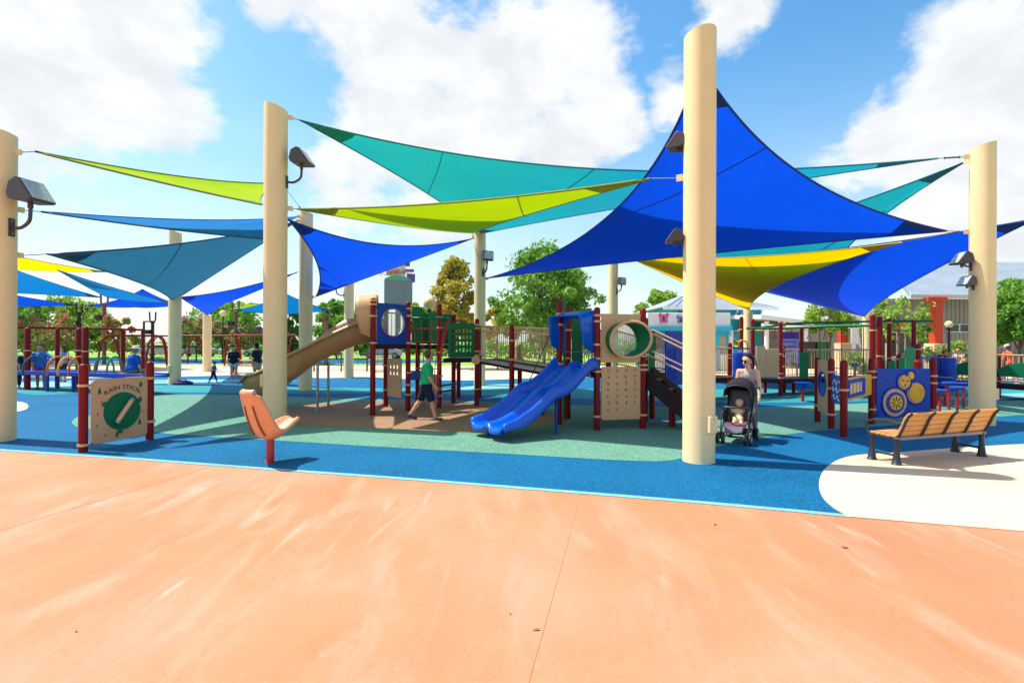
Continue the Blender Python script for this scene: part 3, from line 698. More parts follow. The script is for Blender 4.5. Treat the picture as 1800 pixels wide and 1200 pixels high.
for f in (.22, .62): c = q0.lerp(q1, f) + s_ * .6; post(ps, c, ZB - .1)
post(ps, q0.lerp(q1, .1) + s_ * wb, ZB + .4); 
# hexagon deck tower with double slide and binocular panel
post(ps, CA, 2.66, (.3, ZC + .02, 1.55, 1.85, 2.35, 2.48)); post(ps, CB, 2.66, (.3, ZC + .05, ZC + .15, 1.6))
post(ps, CC, 2.86, (1.4, 2.3, 2.55)); post(ps, CBo, 2.8, (1.5, 2.2)); post(ps, CAo, 2.6, (1.5, 2.3)); post(ps, CCo, 2.5, (1.5,))
deck(ps, [CA, CB, CCo, CAo, CBo, CC], ZC)
MB().bar((*(CA.lerp(CC, .08) + Vector((-.08, -.08))), ZC - .06), (*(CA.lerp(CC, .92) + Vector((-.08, -.08))), ZC - .06), .02, .08).build('deck_trim', mat('trim_grey', '#A49A98', .5, .06), ps)
guardrail(ps, CBo, CAo, ZC, ZC, .95, .1, M_RAIL, mid=True)
M, L0 = frame2(ps, CBo + Vector((.1, 0)), CBo + Vector((.36, .05)), 0); put(MB().prism(rrect(0, L0, ZC, 2.5, .03), -.015, .015, XZ).build('entrance_panel', M_GRN, ps, bevel=.004, weld=True), M)
MB().lathe([(.03, 0), (.03, 2.9), (.018, 2.98), (0, 3.0)], (CBo.x - .12, CBo.y - .25, 0), 10).build('flag_pole', M_GRN, ps, smooth=True)
M, L0 = frame2(ps, CA, CB, 0)
# upper panel, drum with clear end
x0, x1 = .1, L0 - .05; cx, cz = .60, P(1105, 597, 11.5).z
pan = put(MB().ringplate(star_outer(x0, x1, 1.46, 2.52, cx - .04, cz, 48), circ(cx - .04, cz, .36, 48), -.015, .015, XZ).build('drum_panel', M_TAN, ps, bevel=.004, seg=1, weld=True), M)
g = []; gi = []
for k in range(49):
    a = 2 * math.pi * k / 48; ca, sa = math.cos(a), math.sin(a)
    dep = .40 + .17 * ca + .08 * sa
    g.append([(cx - .04 + .37 * ca, -.01, cz + .37 * sa), (cx - .03 + .37 * ca, -dep * .5, cz + .37 * sa), (cx + .0 + .40 * ca, -dep, cz + .40 * sa), (cx + .0 + .37 * ca, -dep, cz + .37 * sa), (cx - .03 + .35 * ca, -dep * .5, cz + .35 * sa), (cx - .04 + .345 * ca, 0, cz + .345 * sa)])
dr = MB().surf(g, flip=True).build('drum', M_GRN, pan, smooth=True, weld=True, angle=50)
MB().tube([Vector(r_[2]).lerp(Vector(r_[3]), .5) for r_ in g[:-1]], .03, 8, closed=True).build('drum_rim', M_TAN, pan, smooth=True)
MB().surf([[Vector((cx - .04 + .345 * f * math.cos(2 * math.pi * k / 32), -.05 - .10 * (1 - f * f), cz + .345 * f * math.sin(2 * math.pi * k / 32))) for k in range(32)] for f in (0.02, .3, .6, .8, 1)], wrapu=True).build('drum_lens', glass('drum_plastic', '#D3DCC6', .2, .5), pan, smooth='all')
low = put(MB().prism(rrect(x0, x1, P(1095, 738, 11.5).z, 1.37, .05), -.018, .018, XZ).build('sign_language_panel', M_TAN, ps, bevel=.005, weld=True), M)
mk = MB(); zlo, zhi = P(1095, 738, 11.5).z, 1.37
for i in range(4):
    for j in range(7):
        if j == 0 and i > 1: continue
        bx = x0 + (x1 - x0) * (.17 + i * .225); bz = zlo + (zhi - zlo) * (.2 + j * .122)
        for k in range(3): mk.box((bx + random.uniform(-.025, .025), -.021, bz + random.uniform(-.02, .02)), (random.uniform(.012, .03), .006, random.uniform(.012, .028)))
        mk.box((bx, -.021, bz - .036), (.035, .006, .006))
mk.build('raised_marks', mat('mark_brown', '#7C5A3C', .5), low)['kind'] = 'stuff'
# blue double slide
o2 = CC.lerp(CA, .5); nrm2 = Vector((-.80, -.60)); wv = Vector((-nrm2.y, nrm2.x)); wv = -wv if wv.x < 0 else wv
zs = spline([(-.02, 0, 1.27), (.18, 0, 1.25), (.6, 0, .93), (.92, 0, .76), (1.2, 0, .70), (1.55, 0, .45), (1.85, 0, .27), (2.1, 0, .21), (2.42, 0, .21)], 5)
prof = [(-.47, .02), (-.46, .17), (-.44, .2), (-.42, .19), (-.39, .06), (-.34, .01), (-.2, 0), (-.1, .015), (-.055, .09), (-.025, .13), (.025, .13), (.055, .09), (.1, .015), (.2, 0), (.34, .01), (.39, .06), (.42, .19), (.44, .2), (.46, .17), (.47, .02)]
g = []
for i, q in enumerate(zs):
    f = i / (len(zs) - 1); row = []
    for w_, h_ in prof:
        hh = h_ * (1 if f < .8 else 1 - .55 * (f - .8) / .2)
        sx = q.x + (0.10 * (1 - abs(abs(w_) - .24) / .24) if f > .93 else 0) + (-.0)
        p = o2 + nrm2 * sx + wv * w_ * 1.28
        row.append((p.x, p.y, q.z + hh * 1.4))
    g.append(row)
last = [(x, y, z - .08) for x, y, z in g[-1]]; g.append(last)
ds = MB().surf(g).build('double_slide', M_SLB, ps, smooth='all'); so = ds.modifiers.new('solid', 'SOLIDIFY'); so.thickness = .028; so.offset = -1; sb = ds.modifiers.new('sub', 'SUBSURF'); sb.levels = 1; sb.render_levels = 1
for s0, w_ in ((2.25, .23), (2.25, -.23), (.95, .36)):
    p = o2 + nrm2 * s0 + wv * w_; MB().tube([(p.x, p.y, 0), (p.x, p.y, .16 if s0 > 2 else .7)], .03, 10).build('slide_leg', M_BLU, ds, smooth=True)
T = Matrix.Translation((o2.x - .0, o2.y, ZC + .42)) @ Matrix.Rotation(math.atan2(-nrm2.y, -nrm2.x), 4, 'Z')
arch('slide_canopy', M_SLB, T, 1.0, .92, .42, .12, .06, ps, .03, slope=.16)
fr = MB().ringplate([(-.5, .0), (-.44, .0), (.44, .0), (.5, .0), (.5, .92), (.3, .92), (-.3, .92), (-.5, .92)], [(-.46, .02), (-.43, .02), (.43, .02), (.46, .02), (.43, .6), (.26, .76), (-.26, .76), (-.43, .6)], -.012, .012, lambda x, y, h: (h, x, y)).build('canopy_back', M_SLB, ps, bevel=.004); put(fr, T)
MB().tube([(*(CC + Vector((-.12, -.05))), 2.3), (*(CC + Vector((-.75, -.3))), .9)], .012, 6).build('stay_rod', M_DARK, ps)
# stairs on the far right of the hexagon deck
sdir = Vector((.86, -.5)).normalized(); sw = Vector((-sdir.y, sdir.x)); e0 = CB.lerp(CCo, .5) + Vector((.04, 0))
for i in range(5):
    p = e0 + sdir * (.16 + .26 * i); z = ZC - .21 * (i + 1)
    MB().box((p.x, p.y, z - .02), (.3, .82, .05), math.atan2(sdir.y, sdir.x)).build('stair_tread', M_DECK, ps, bevel=.008)
for s_i in (-1, 1):
    a = e0 + sw * (.43 * s_i); b = a + sdir * 1.36
    MB().prism([(0, ZC + .05), (.1, ZC + .05), (1.45, ZC - .98), (1.45, ZC - 1.2), (1.2, ZC - 1.2), (0, ZC - .28)], -.02, .02, lambda x, y, h: (a.x + sdir.x * x + sw.x * h, a.y + sdir.y * x + sw.y * h, y)).build('stringer', M_DECK, ps, bevel=.004, weld=True)
    hp = [(*a, ZC + .95), (*(a + sdir * .08), ZC + .93), (*(a + sdir * 1.0), ZC + .48), (*(a + sdir * 1.12), ZC + .38), (*(a + sdir * 1.15), ZC + .2), (*(a + sdir * 1.15), ZC - .75)]
    MB().tube(hp, .022, 8).tube([(*a, ZC + .45), (*(a + sdir * 1.15), ZC - .08)], .018, 8).build('handrail', mat('rail_pink', '#C9A186', .4, .06), ps, smooth=True)
    M, L0 = frame2(ps, a - sdir * .05 - sw * s_i * .05, a - sdir * .05 + sw * .13 * (1 if s_i < 0 else -1), 0)
    put(MB().prism(rrect(-.06, .1, ZC, 2.22, .03), -.015, .015, XZ).build('entrance_panel', M_GRN, ps, bevel=.004, weld=True), Matrix.Translation((a.x, a.y, 0)) @ Matrix.Rotation(R(10), 4, 'Z'))
    MB().tube([(*b, 0), (*b, ZC - .9)], .045, 10).build('stair_leg', M_DECK, ps, smooth=True)
p = e0 + sdir * .6; post(ps, p, .62)
# rear link from the hexagon deck to the low walkway
l0, l1 = CCo + Vector((.05, .1)), P(1240, 640, 16.9).to_2d(); lb = Vector((-.55, .95))
MB().add([(*l0, ZC - .01), (*l1, .76), (*(l1 + lb), .76), (*(l0 + lb), ZC - .01), (*l0, ZC - .16), (*l1, .6), (*(l1 + lb), .6), (*(l0 + lb), ZC - .16)], [(0, 1, 2, 3), (7, 6, 5, 4), (0, 4, 5, 1), (1, 5, 6, 2), (2, 6, 7, 3), (3, 7, 4, 0)]).build('link_deck', M_DECK, ps, bevel=.01, weld=True)
guardrail(ps, l0, l1, ZC, .77, .95, .11, M_RAIL); guardrail(ps, l0 + lb, l1 + lb, ZC, .77, .95, .13, M_RAIL)
lm = l0.lerp(l1, .42)
for f in (.1, .45, .8): post(ps, l0.lerp(l1, f) - Vector((.06, .06)), 1.9 - .5 * f, (1.5 - .4 * f,))
M, L0 = frame2(ps, l0.lerp(l1, .22) + Vector((.05, -.12)), l0.lerp(l1, .5) + Vector((.05, -.12)), 0)
xs = [0, .12, .2, .3, .38, .48, .56, .66, .74, L0 if L0 > .8 else .84]
put(MB().cells(xs, [.75, .9, 1.25, 1.35, 1.75, 2.2], lambda i, j: not (i % 2 == 1 and j in (1, 3)), -.02, .02, XZ).build('blue_grid_panel', M_BLU, ps, weld=True), M)

# ================================================================== low walkway with track ride, right of the tallest pole
def W2(x, Y): v = P(x, 640, Y); return Vector((v.x, v.y))
wk = thing('raised_walkway', (0, 0, 0), 0, 'low raised walkway with tan railings, solid tan panels and blue barrels behind the woman', 'playground')
ZW = .60
w0, w1, w2, w3, w4 = W2(1238, 17.0), W2(1283, 17.4), W2(1330, 18.2), W2(1372, 19.0), W2(1556, 20.2)
back = Vector((.25, 1.3))
for a, b, za, zb in ((w0, w2, ZW + .18, ZW + .1), (w2, w3, ZW + .1, ZW), (w3, w4, ZW, ZW)):
    MB().add([(*a, za), (*b, zb), (*(b + back), zb), (*(a + back), za), (*a, za - .16), (*b, zb - .16), (*(b + back), zb - .16), (*(a + back), za - .16)], [(0, 1, 2, 3), (7, 6, 5, 4), (0, 4, 5, 1), (1, 5, 6, 2), (2, 6, 7, 3), (3, 7, 4, 0)]).build('deck', M_DECK, wk, bevel=.01, weld=True)
guardrail(wk, w0, w1, ZW + .18, ZW + .14, .98, .1, M_RAIL); guardrail(wk, w0 + back, w2 + back, ZW + .18, ZW + .1, .98, .1, M_RAIL)
post(wk, w1, P(1283, 602, w1.y).z, (ZW + .2, ZW + .8, 1.5, 1.72)); post(wk, w0, 1.6)
bl = guardrail(wk, w1 + Vector((.05, .02)), W2(1322, 18.0), ZW + .14, ZW + .1, 1.0, .12, M_BLU, name='blue_guard')
for x, Y in ((1297, 17.9), (1313, 18.3)):
    c = W2(x, Y); MB().lathe([(.16, 0), (.17, .1), (.16, .2), (.17, .45), (.16, .55), (.17, .8), (.15, .84), (0, .85)], (c.x, c.y, ZW + .12), 16).build('barrel', M_BLU, wk, smooth=True)
c = W2(1314, 18.1)
MB().tube(spline([(c.x, c.y, ZW + .1), (c.x, c.y, 1.75), (c.x - .08, c.y, 1.95), (c.x - .22, c.y, 1.98), (c.x - .32, c.y - .05, 1.92)], 6), .03, 10).build('talk_tube', M_YEL, wk, smooth=True)
MB().lathe([(.035, 0), (.06, .06), (.13, .16), (.12, .16), (.05, .06)], (c.x - .30, c.y - .03, 1.93), 16, Matrix.Rotation(R(-110), 3, 'Y') @ Matrix.Rotation(R(15), 3, 'X')).build('horn', M_YEL, wk, smooth=True)
post(wk, W2(1303, 19.6), P(1303, 556, 19.6).z, (1.6, 2.4)); post(wk, W2(1323, 19.8), P(1323, 560, 19.8).z, (1.4, 2.4))
# solid tan panels
for a, b in ((W2(1329, 18.15), W2(1345, 18.5)), (W2(1345, 18.5), W2(1369, 18.9))):
    M, L0 = frame2(wk, a, b, 0); p_ = put(MB().prism(rrect(.01, L0 - .01, ZW + .12, 1.78 - (.1 if a.x > w2.x + .2 else 0), .02), -.02, .02, XZ).build('solid_panel', M_TAN, wk, bevel=.004, weld=True), M)
    MB().box((L0 / 2, -.026, 1.28), (L0 * .9, .012, .03)).build('panel_rib', M_RAIL, p_)
post(wk, w3, P(1371, 564, w3.y).z, (ZW + .05, ZW + .2, 1.5, 2.65)); post(wk, W2(1378, 20.2), 1.75, (1.0, 1.4)); post(wk, W2(1409, 20.6), P(1410, 577, 20.6).z, (1.2,))
wm = W2(1405, 19.4)
guardrail(wk, w3 + Vector((.1, 0)), wm, ZW, ZW, 1.05, .12, M_RAIL); guardrail(wk, wm + Vector((.35, 0)), w4, ZW, ZW, 1.05, .12, M_RAIL)
guardrail(wk, w3 + back, w4 + back, ZW, ZW, 1.05, .14, M_RAIL)
M, L0 = frame2(wk, wm, wm + Vector((.3, -.05)), 0); put(MB().prism(rrect(0, L0, ZW - .05, 1.56, .08), -.02, .02, XZ).build('entrance_panel', M_GRN, wk, bevel=.005, weld=True), M)
for x in (1345, 1395, 1440, 1490): c = W2(x, 20); post(wk, c, ZW - .1, r=.06)
# green overhead track with hanging bars
tz = P(1400, 577, 19.3).z
tr = MB().tube([P(1312, 577, 19.7), P(1380, 577, 19.2), P(1460, 573, 18.0), P(1540, 572, 16.6)], .045, 10).build('track_beam', M_GRN, wk, smooth=True)
MB().tube([P(1318, 578, 21.0), P(1400, 568, 20.8), P(1530, 565, 19.5), P(1640, 564, 18.6)], .04, 10).build('track_beam', M_GRN, wk, smooth=True)
for x, Y in ((1441, 18.4), (1479, 17.8), (1518, 17.1)):
    a = P(x, 575, Y); MB().tube([a, (a.x, a.y, .5)], .013, 6).build('hanging_bar', M_DARK, tr)
for x, Y in ((1362, 19.4), (1422, 18.8), (1450, 18.2), (1392, 19.1)):
    a = P(x, 577, Y); MB().tube([a, a - Vector((0, 0, .22))], .012, 6).tube([a + Vector((-.07, 0, -.36)), a + Vector((0, 0, -.22)), a + Vector((.07, 0, -.36)), a + Vector((-.07, 0, -.36))], .012, 6).build('trolley_handle', M_DARK, tr)
T1, T2, T3, T4 = W2(1534, 16.3), W2(1546, 16.6), W2(1563, 18.0), W2(1606, 18.6)
post(wk, T1, P(1534, 552, 16.3).z, (2.3,), r=.085); post(wk, T2, P(1546, 556, 16.6).z, (1.5,), r=.085); post(wk, T3, P(1563, 560, 18).z, (1.4, 2.6)); post(wk, T4, P(1606, 562, 18.6).z, (1.4,))
tag(wk, None)

# right hand climbing group: green boards, blue barrels, stepping pods, ramp with green hills
rg = thing('ramp_walkway', (0, 0, 0), 0, 'low ramp behind the bench pole with tan railing and green hill shaped boards', 'playground')
r0, r1 = W2(1660, 19.5), W2(1990, 16.0); rb = Vector((.3, 1.2)); ZR = .5
MB().add([(*r0, ZR + .06), (*r1, ZR - .04), (*(r1 + rb), ZR - .04), (*(r0 + rb), ZR + .06), (*r0, ZR - .12), (*r1, ZR - .22), (*(r1 + rb), ZR - .22), (*(r0 + rb), ZR - .12)], [(0, 1, 2, 3), (7, 6, 5, 4), (0, 4, 5, 1), (1, 5, 6, 2), (2, 6, 7, 3), (3, 7, 4, 0)]).build('deck', M_DECK, rg, bevel=.01, weld=True)
guardrail(rg, r0, r1, ZR + .06, ZR - .04, 1.0, .13, M_RAIL); guardrail(rg, r0 + rb, r1 + rb, ZR + .06, ZR - .04, 1.0, .15, M_RAIL)
for f, wd in ((.17, 1.5), (.47, 1.6), (.78, 1.6)):
    c = r0.lerp(r1, f); d = (r1 - r0).normalized(); a = c - d * wd / 2
    hill = [(0, 0)] + [(wd * k / 14, .08 + .40 * math.sin(math.pi * k / 14) ** .8) for k in range(15)] + [(wd, 0)]
    M, L0 = frame2(rg, a, a + d * wd, ZR + .28); put(MB().prism([(x, z) for x, z in hill], -.05, -.02, XZ).build('hill_board', M_GRN, rg, bevel=.006, weld=True), M)
for f in (0, .33, .62, .95): post(rg, r0.lerp(r1, f) + Vector((.05, .05)), 1.62, (1.5,))
for x, Y in ((1650, 18.2), (1668, 17.8)):
    c = W2(x, Y); MB().lathe([(.2, .3), (.21, .5), (.2, .62), (.21, .9), (.2, 1.02), (.21, 1.36), (.18, 1.42), (0, 1.42)], (c.x, c.y, 0), 18).build('barrel', M_BLU, rg, smooth=True)
guardrail(rg, W2(1618, 17.4), W2(1648, 18.0), .5, .5, .95, .1, M_BLU, name='blue_guard')
post(rg, W2(1613, 16.5), P(1613, 604, 16.5).z, (1.72,), r=.09); post(rg, W2(1613, 15.6), P(1614, 632, 15.6).z, (), r=.1); post(rg, W2(1580, 17), P(1580, 622, 17).z, (1.4,)); post(rg, W2(1551, 17.5), P(1550, 588, 17.5).z, (1.4,))
for x, Y, zt, wd in ((1600, 16.2, 1.78, .26), (1588, 16.8, 1.45, .24), (1568, 17.4, 1.35, .18)):
    c = W2(x, Y); put(MB().prism(rrect(-wd / 2, wd / 2, .5, zt, .09), -.03, .03, XZ).build('climbing_board', mat('bright_green', '#128A5C', .38, .07, 3), rg, bevel=.006, weld=True), Matrix.Translation((c.x, c.y, 0)) @ Matrix.Rotation(R(-20), 4, 'Z'))
deck(rg, [W2(1545, 17), W2(1640, 17), W2(1650, 18.6), W2(1545, 18.6)], .5)
pods = ((1652, 14.6, .62), (1668, 15.2, .78), (1683, 14.6, .70), (1694, 15.6, .74), (1662, 16.2, .86), (1648, 16.8, .6))
for i, (x, Y, z) in enumerate(pods):
    c = W2(x, Y)
    pd = thing('stepping_pod', (c.x, c.y, 0), 0, ['nearest low blue stepping pod behind the blue gear panel', 'tall blue stepping pod in front of the blue barrels', 'blue stepping pod just left of the bench pole, in front', 'blue stepping pod closest to the bench pole, set back', 'tallest blue stepping pod beneath the blue barrel', 'low blue stepping pod farthest back by the blue guard'][i], 'stepping pod', 'blue stepping pods')
    MB().lathe([(.035, 0), (.035, z - .06)], n=10).build('stem', M_RED, pd, smooth=True)
    MB().lathe([(.05, z - .08), (.16, z - .05), (.19, z - .02), (.185, z + .01), (.15, z + .02), (0, z + .02)], n=18).build('pod_top', M_BLU, pd, smooth=True)
for x, Y, z, lb in ((1411, 17.2, .62, 'blue funnel shaped seat pod in front of the green entrance board'), (1401, 25, .95, 'small blue spinner table far behind the walkway railing near the purple sign'), (1503, 25, .95, 'small blue spinner table far behind the railing near the tall twin posts')):
    c = W2(x, Y); pd = thing('spinner_seat', (c.x, c.y, 0), 0, lb, 'spinner')
    MB().lathe([(.05, 0), (.05, z - .2)], n=10).build('stem', M_RED, pd, smooth=True)
    MB().lathe([(.06, z - .22), (.1, z - .16), (.24, z - .03), (.26, z), (.22, z + .01), (.1, z - .02), (0, z - .03)], n=20).build('dish', M_BLU, pd, smooth=True)

# ================================================================== activity panels in front of the bench
ap = thing('activity_panel_group', (0, 0, 0), 0, 'group of maroon posts carrying blue gear panel, yellow panel and oval hole panel', 'play panel')
p1, p2, p3, p4, p5 = g2(1437, 741), g2(1461, 753), g2(1483, 767), g2(1532, 745), g2(1640, 742)
for p, zc in ((p1, (.4,)), (p2, (.32, .9, 1.26)), (p3, (.95,)), (p4, (.35, 1.1, 1.24)), (p5, (.95, 1.12, .3))): post(ap, p, 1.56, zc)
M, L0 = frame2(ap, p1, p2, 0)
p1b = p1 + (p2 - p1) * .05
put(MB().ringplate(star_outer(-.12, L0 - .12, .28, 1.5, L0 / 2 - .1, .95, 40), circ(L0 / 2 - .1, .95, .3, 40, .28), -.02, .02, XZ).build('oval_panel', M_TAN, ap, bevel=.004, weld=True), M)
MB().tube([M @ Vector((L0 / 2 - .1 + .3 * math.cos(a), 0, .95 + .28 * math.sin(a))) for a in [2 * math.pi * k / 30 for k in range(30)]], .035, 8, closed=True).build('oval_ring', M_BLU, ap, smooth=True)
M, L0 = frame2(ap, p2, p3, 0)
lp = put(MB().prism(rrect(.08, L0 - .05, .62, 1.22, .03), -.015, .015, XZ).build('drawing_panel', M_BLU, ap, bevel=.004, weld=True), M)
sq = MB()
for j in range(3):
    sq.tube([Vector((.2 + .1 * k + .05 * math.sin(k * 2.1 + j), -.022, .74 + j * .16 + .06 * math.sin(k * 1.9 + j * 2))) for k in range(int((L0 - .45) / .1) + 1)], .012, 5)
sq.build('drawn_line', M_WHT, lp)
M, L0 = frame2(ap, p3, p4, 0)
yp = put(MB().prism(rrect(.1, L0 - .08, .70, 1.18, .06), -.015, .015, XZ).build('slat_panel', M_YEL, ap, bevel=.004, weld=True), M)
MB().ringplate(rrect(.2, L0 * .68, .76, 1.14, .08), rrect(.34, L0 * .56, .84, 1.06, .03), -.04, -.017, XZ).build('slat_frame', M_BLU, yp, weld=True, bevel=.004)
for k in range(4): MB().box((.40 + k * (L0 * .56 - .42) / 3.2, -.03, .95), (.045, .02, .22)).build('slat', M_WHT, yp, bevel=.004)
M, L0 = frame2(ap, p4, p5, 0)
gw = L0 - .22
gp_ = put(MB().prism(rrect(.12, L0 - .1, .15, 1.3, .03), -.02, .02, XZ).build('gear_panel', M_BLU, ap, bevel=.004, weld=True), M)
def disc(par, cx, cz, r, y0, y1, m, name, n=40): return MB().prism(circ(cx, cz, r, n), y0, y1, XZ).build(name, m, par, bevel=.006, weld=True)
M_PEACH = mat('peach_plastic', '#D9A07A', .4, .05, 3)
g1, g2_, g3, g4 = (.12 + gw * .33, .50), (.12 + gw * .72, .72), (.12 + gw * .50, .98), (.12 + gw * .62, 1.13)
mb = MB()
for (cx, cz), r in ((g1, .36), (g2_, .27), (g3, .20), (g4, .13)):
    mb.tube([(cx + r * math.cos(a), -.03, cz + r * math.sin(a)) for a in [2 * math.pi * k / 36 for k in range(36)]], .022, 6, closed=True)
mb.build('gear_rim', M_BLU, gp_, smooth=True)
for (cx, cz), r, y in ((g1, .33, .0), (g2_, .25, .002), (g3, .175, .004), (g4, .10, .006)): disc(gp_, cx, cz, r, -.034 - y, -.019, M_PEACH, 'gear_tray')
disc(gp_, *g1, .25, -.052, -.0341, M_BLU, 'gear_disc'); a = disc(gp_, *g1, .18, -.066, -.053, M_YEL, 'gear_wheel')
for k in range(8):
    t = 2 * math.pi * k / 8; MB().box((g1[0] + .1 * math.cos(t), -.068, g1[1] + .1 * math.sin(t)), (.1, .008, .022), M=Matrix.Rotation(-t, 3, 'Y')).build('spoke', M_BLK, a)
a = disc(gp_, *g2_, .21, -.06, -.0361, M_YEL, 'gear_wheel')
for r in (.16, .1, .04): MB().tube([(g2_[0] + r * math.cos(t), -.061, g2_[1] + r * math.sin(t)) for t in [2 * math.pi * k / 28 for k in range(28)]], .006, 5, closed=True).build('groove', mat('dark_yellow', '#B98A12', .5), a)
a = disc(gp_, *g3, .14, -.06, -.0381, M_YEL, 'gear_wheel')
for k in range(3): t = 2 * math.pi * k / 3 + .4; MB().box((g3[0] + .07 * math.cos(t), -.062, g3[1] + .07 * math.sin(t)), (.06, .008, .025), M=Matrix.Rotation(-t, 3, 'Y')).build('spoke', M_BLK, a)
disc(gp_, *g4, .08, -.06, -.0401, M_YEL, 'gear_wheel')
mb = MB()
for k in range(14): mb.lathe([(.014, 0), (.012, .008), (0, .01)], (.12 + gw * random.uniform(.05, .95), -.02, random.uniform(.2, 1.25)), 8, Matrix.Rotation(R(90), 3, 'X'))
mb.build('screw_heads', M_GALV, gp_)['kind'] = 'stuff'

# ================================================================== rain stick panel
q0, q1 = g2(146, 794), g2(263, 772)
rs = thing('rain_stick_panel', (q0.x, q0.y, 0), math.atan2(q1.y - q0.y, q1.x - q0.x), 'tan rain stick play panel with green disc between two maroon posts', 'play panel'); L0 = (q1 - q0).length
post(rs, (0, 0), 1.5, (.12, 1.13)); post(rs, (L0, 0), 1.5, (.35, 1.18))
x0, x1, z0, z1 = .13, L0 - .06, .10, 1.22
rp_ = MB().prism(rrect(x0, x1, z0, z1, .07), -.022, .022, XZ).build('panel', M_TAN, rs, bevel=.006, weld=True)
cx, cz = (x0 + x1) / 2 + .02, .62
MB().prism(circ(cx, cz, .34, 48), -.03, -.0225, XZ).build('disc', M_GRN, rp_, weld=True)
for a in (155, 28, 262): MB().lathe([(.035, 0), (.045, .02), (.02, .03), (0, .03)], (cx + .36 * math.cos(R(a)), -.022, cz + .36 * math.sin(R(a))), 14, Matrix.Rotation(R(90), 3, 'X')).build('knob', M_GRN, rp_, smooth=True)
ax = Vector((.14, 0, .19)); c = Vector((cx, -.075, cz))
MB().tube([c - ax, c + ax], .04, 14).build('rain_stick', mat('stick_peach', '#D8A987', .35, .05, 4), rp_, smooth=True)
for k in (-1, 1): MB().tube([c + ax * k * .93, c + ax * k * 1.08], .052, 14).build('stick_cap', M_GALV, rp_, smooth=True)
def drop_poly(cx, cz, r): return [(cx + r * .62 * math.sin(t) * math.sin(t / 2) ** 1.2, cz + r * math.cos(t)) for t in [2 * math.pi * k / 20 for k in range(20)]]
for fx, fz, r in ((.12, .82, .06), (.86, .88, .06), (.84, .25, .06), (.42, .10, .055), (.86, .66, .028), (.09, .46, .025), (.08, .28, .025), (.22, .12, .025), (.9, .42, .022), (.62, .16, .022), (.16, .64, .022), (.83, .75, .025)):
    MB().prism(drop_poly(x0 + (x1 - x0) * fx, z0 + (z1 - z0) * fz, r), -.027, -.0225, XZ).build('drop', M_GRN, rp_, weld=True)
me = text_mesh('RAIN STICK', .105, .003); Rr = .55
for v in me.vertices:
    x, y, z = v.co; a = x * 1.18 / Rr; rr = Rr + y; v.co = (cx + rr * math.sin(a), -.0255 - z, cz - .15 + rr * math.cos(a) - .0)
me.materials.append(mat('letter_green', '#2C4A2C', .5)); o = bpy.data.objects.new('lettering', me); COL.objects.link(o); o.parent = rp_

# ================================================================== orange bucket seat on a post
q = gp(475, 812); bs = thing('bucket_seat', (q.x, q.y, 0), R(64), 'orange molded bucket seat on a short dark red post', 'seat')
MB().lathe([(.085, 0), (.085, .01), (.06, .012), (.06, .36), (.05, .38)], n=20).build('post', M_RED, bs, smooth=True)
cl = spline([(-.40, 0, 1.10), (-.385, 0, 1.02), (-.33, 0, .82), (-.25, 0, .60), (-.14, 0, .43), (0, 0, .385), (.14, 0, .42), (.28, 0, .50), (.42, 0, .585), (.47, 0, .60)], 4)
N_ = len(cl); ga = []
wd = lambda f: np.interp(f, [0, .06, .25, .5, .65, .85, 1], [.12, .20, .28, .305, .265, .19, .10])
cur = lambda f: np.interp(f, [0, .2, .5, .7, 1], [.03, .09, .17, .13, .05])
for i, p in enumerate(cl):
    f = i / (N_ - 1); t = (cl[min(i + 1, N_ - 1)] - cl[max(i - 1, 0)]).normalized(); n3 = Vector((-t.z, 0, t.x)); n3 = n3 if n3.z > 0 or n3.x > 0 else -n3
    ga.append([p + Vector((0, w * wd(f), 0)) + n3 * (cur(f) * w * w) for w in grid_pts(11, -1, 1)])
M_ORS = mat('orange_plastic', '#DC9668', .38, .06, 3, grime=.12)
o = MB().surf(ga).build('shell', M_ORS, bs, smooth='all'); so = o.modifiers.new('solid', 'SOLIDIFY'); so.thickness = .07; so.offset = 0; sb = o.modifiers.new('sub', 'SUBSURF'); sb.levels = 2; sb.render_levels = 2
MB().tube([v + Vector((-.01, 0, .01)) for v in ga[0]], .06, 12).build('head_roll', M_ORS, bs, smooth=True)
tk = Vector((-.9, 0, -.3)).normalized()
bp = [p + tk * .05 for p in cl[9:19]]
MB().tube([bp[0], *bp, Vector((0, 0, .34))], .034, 10).build('back_bracket', M_RED, bs, smooth=True)
for s_i in (-1, 1): MB().tube([p + tk * .028 + Vector((0, s_i * (.09 + .03 * k / 9), 0)) for k, p in enumerate(cl[6:16])], .013, 6).build('groove', mat('groove_brown', '#7A4526', .6), bs, smooth=True)

# ================================================================== wooden bench
b0, b1 = g2(1583, 819), g2(1733, 804); d = b1 - b0; Lb = d.length
bn = thing('park_bench', (b0.x, b0.y, .012), math.atan2(d.y, d.x), 'slatted wooden bench with black metal frame seen from behind', 'bench')
M_WOOD = mat('bench_wood', '#D2954E', .5, .14, 5, grime=.15, bump=.1, bs=40)
M_IRON = mat('bench_iron', '#33353A', .42, .1, 6, metal=.3)
sh = lambda t: np.interp(t, [0, 1], [0, 1])
bprof = [(.06, .45), (.02, .53), (-.015, .61), (-.045, .69), (-.085, .765), (-.14, .82)]
for (y0, z0), (y1, z1) in zip(bprof, bprof[1:]):
    cy, cz = (y0 + y1) / 2, (z0 + z1) / 2; an = math.atan2(z1 - z0, y1 - y0)
    ww = math.hypot(y1 - y0, z1 - z0) - .008
    MB().box((Lb / 2 + .02, cy, cz), (Lb + .06, ww, .032), M=Matrix.Rotation(an, 3, 'X')).build('back_slat', M_WOOD, bn, bevel=.005)
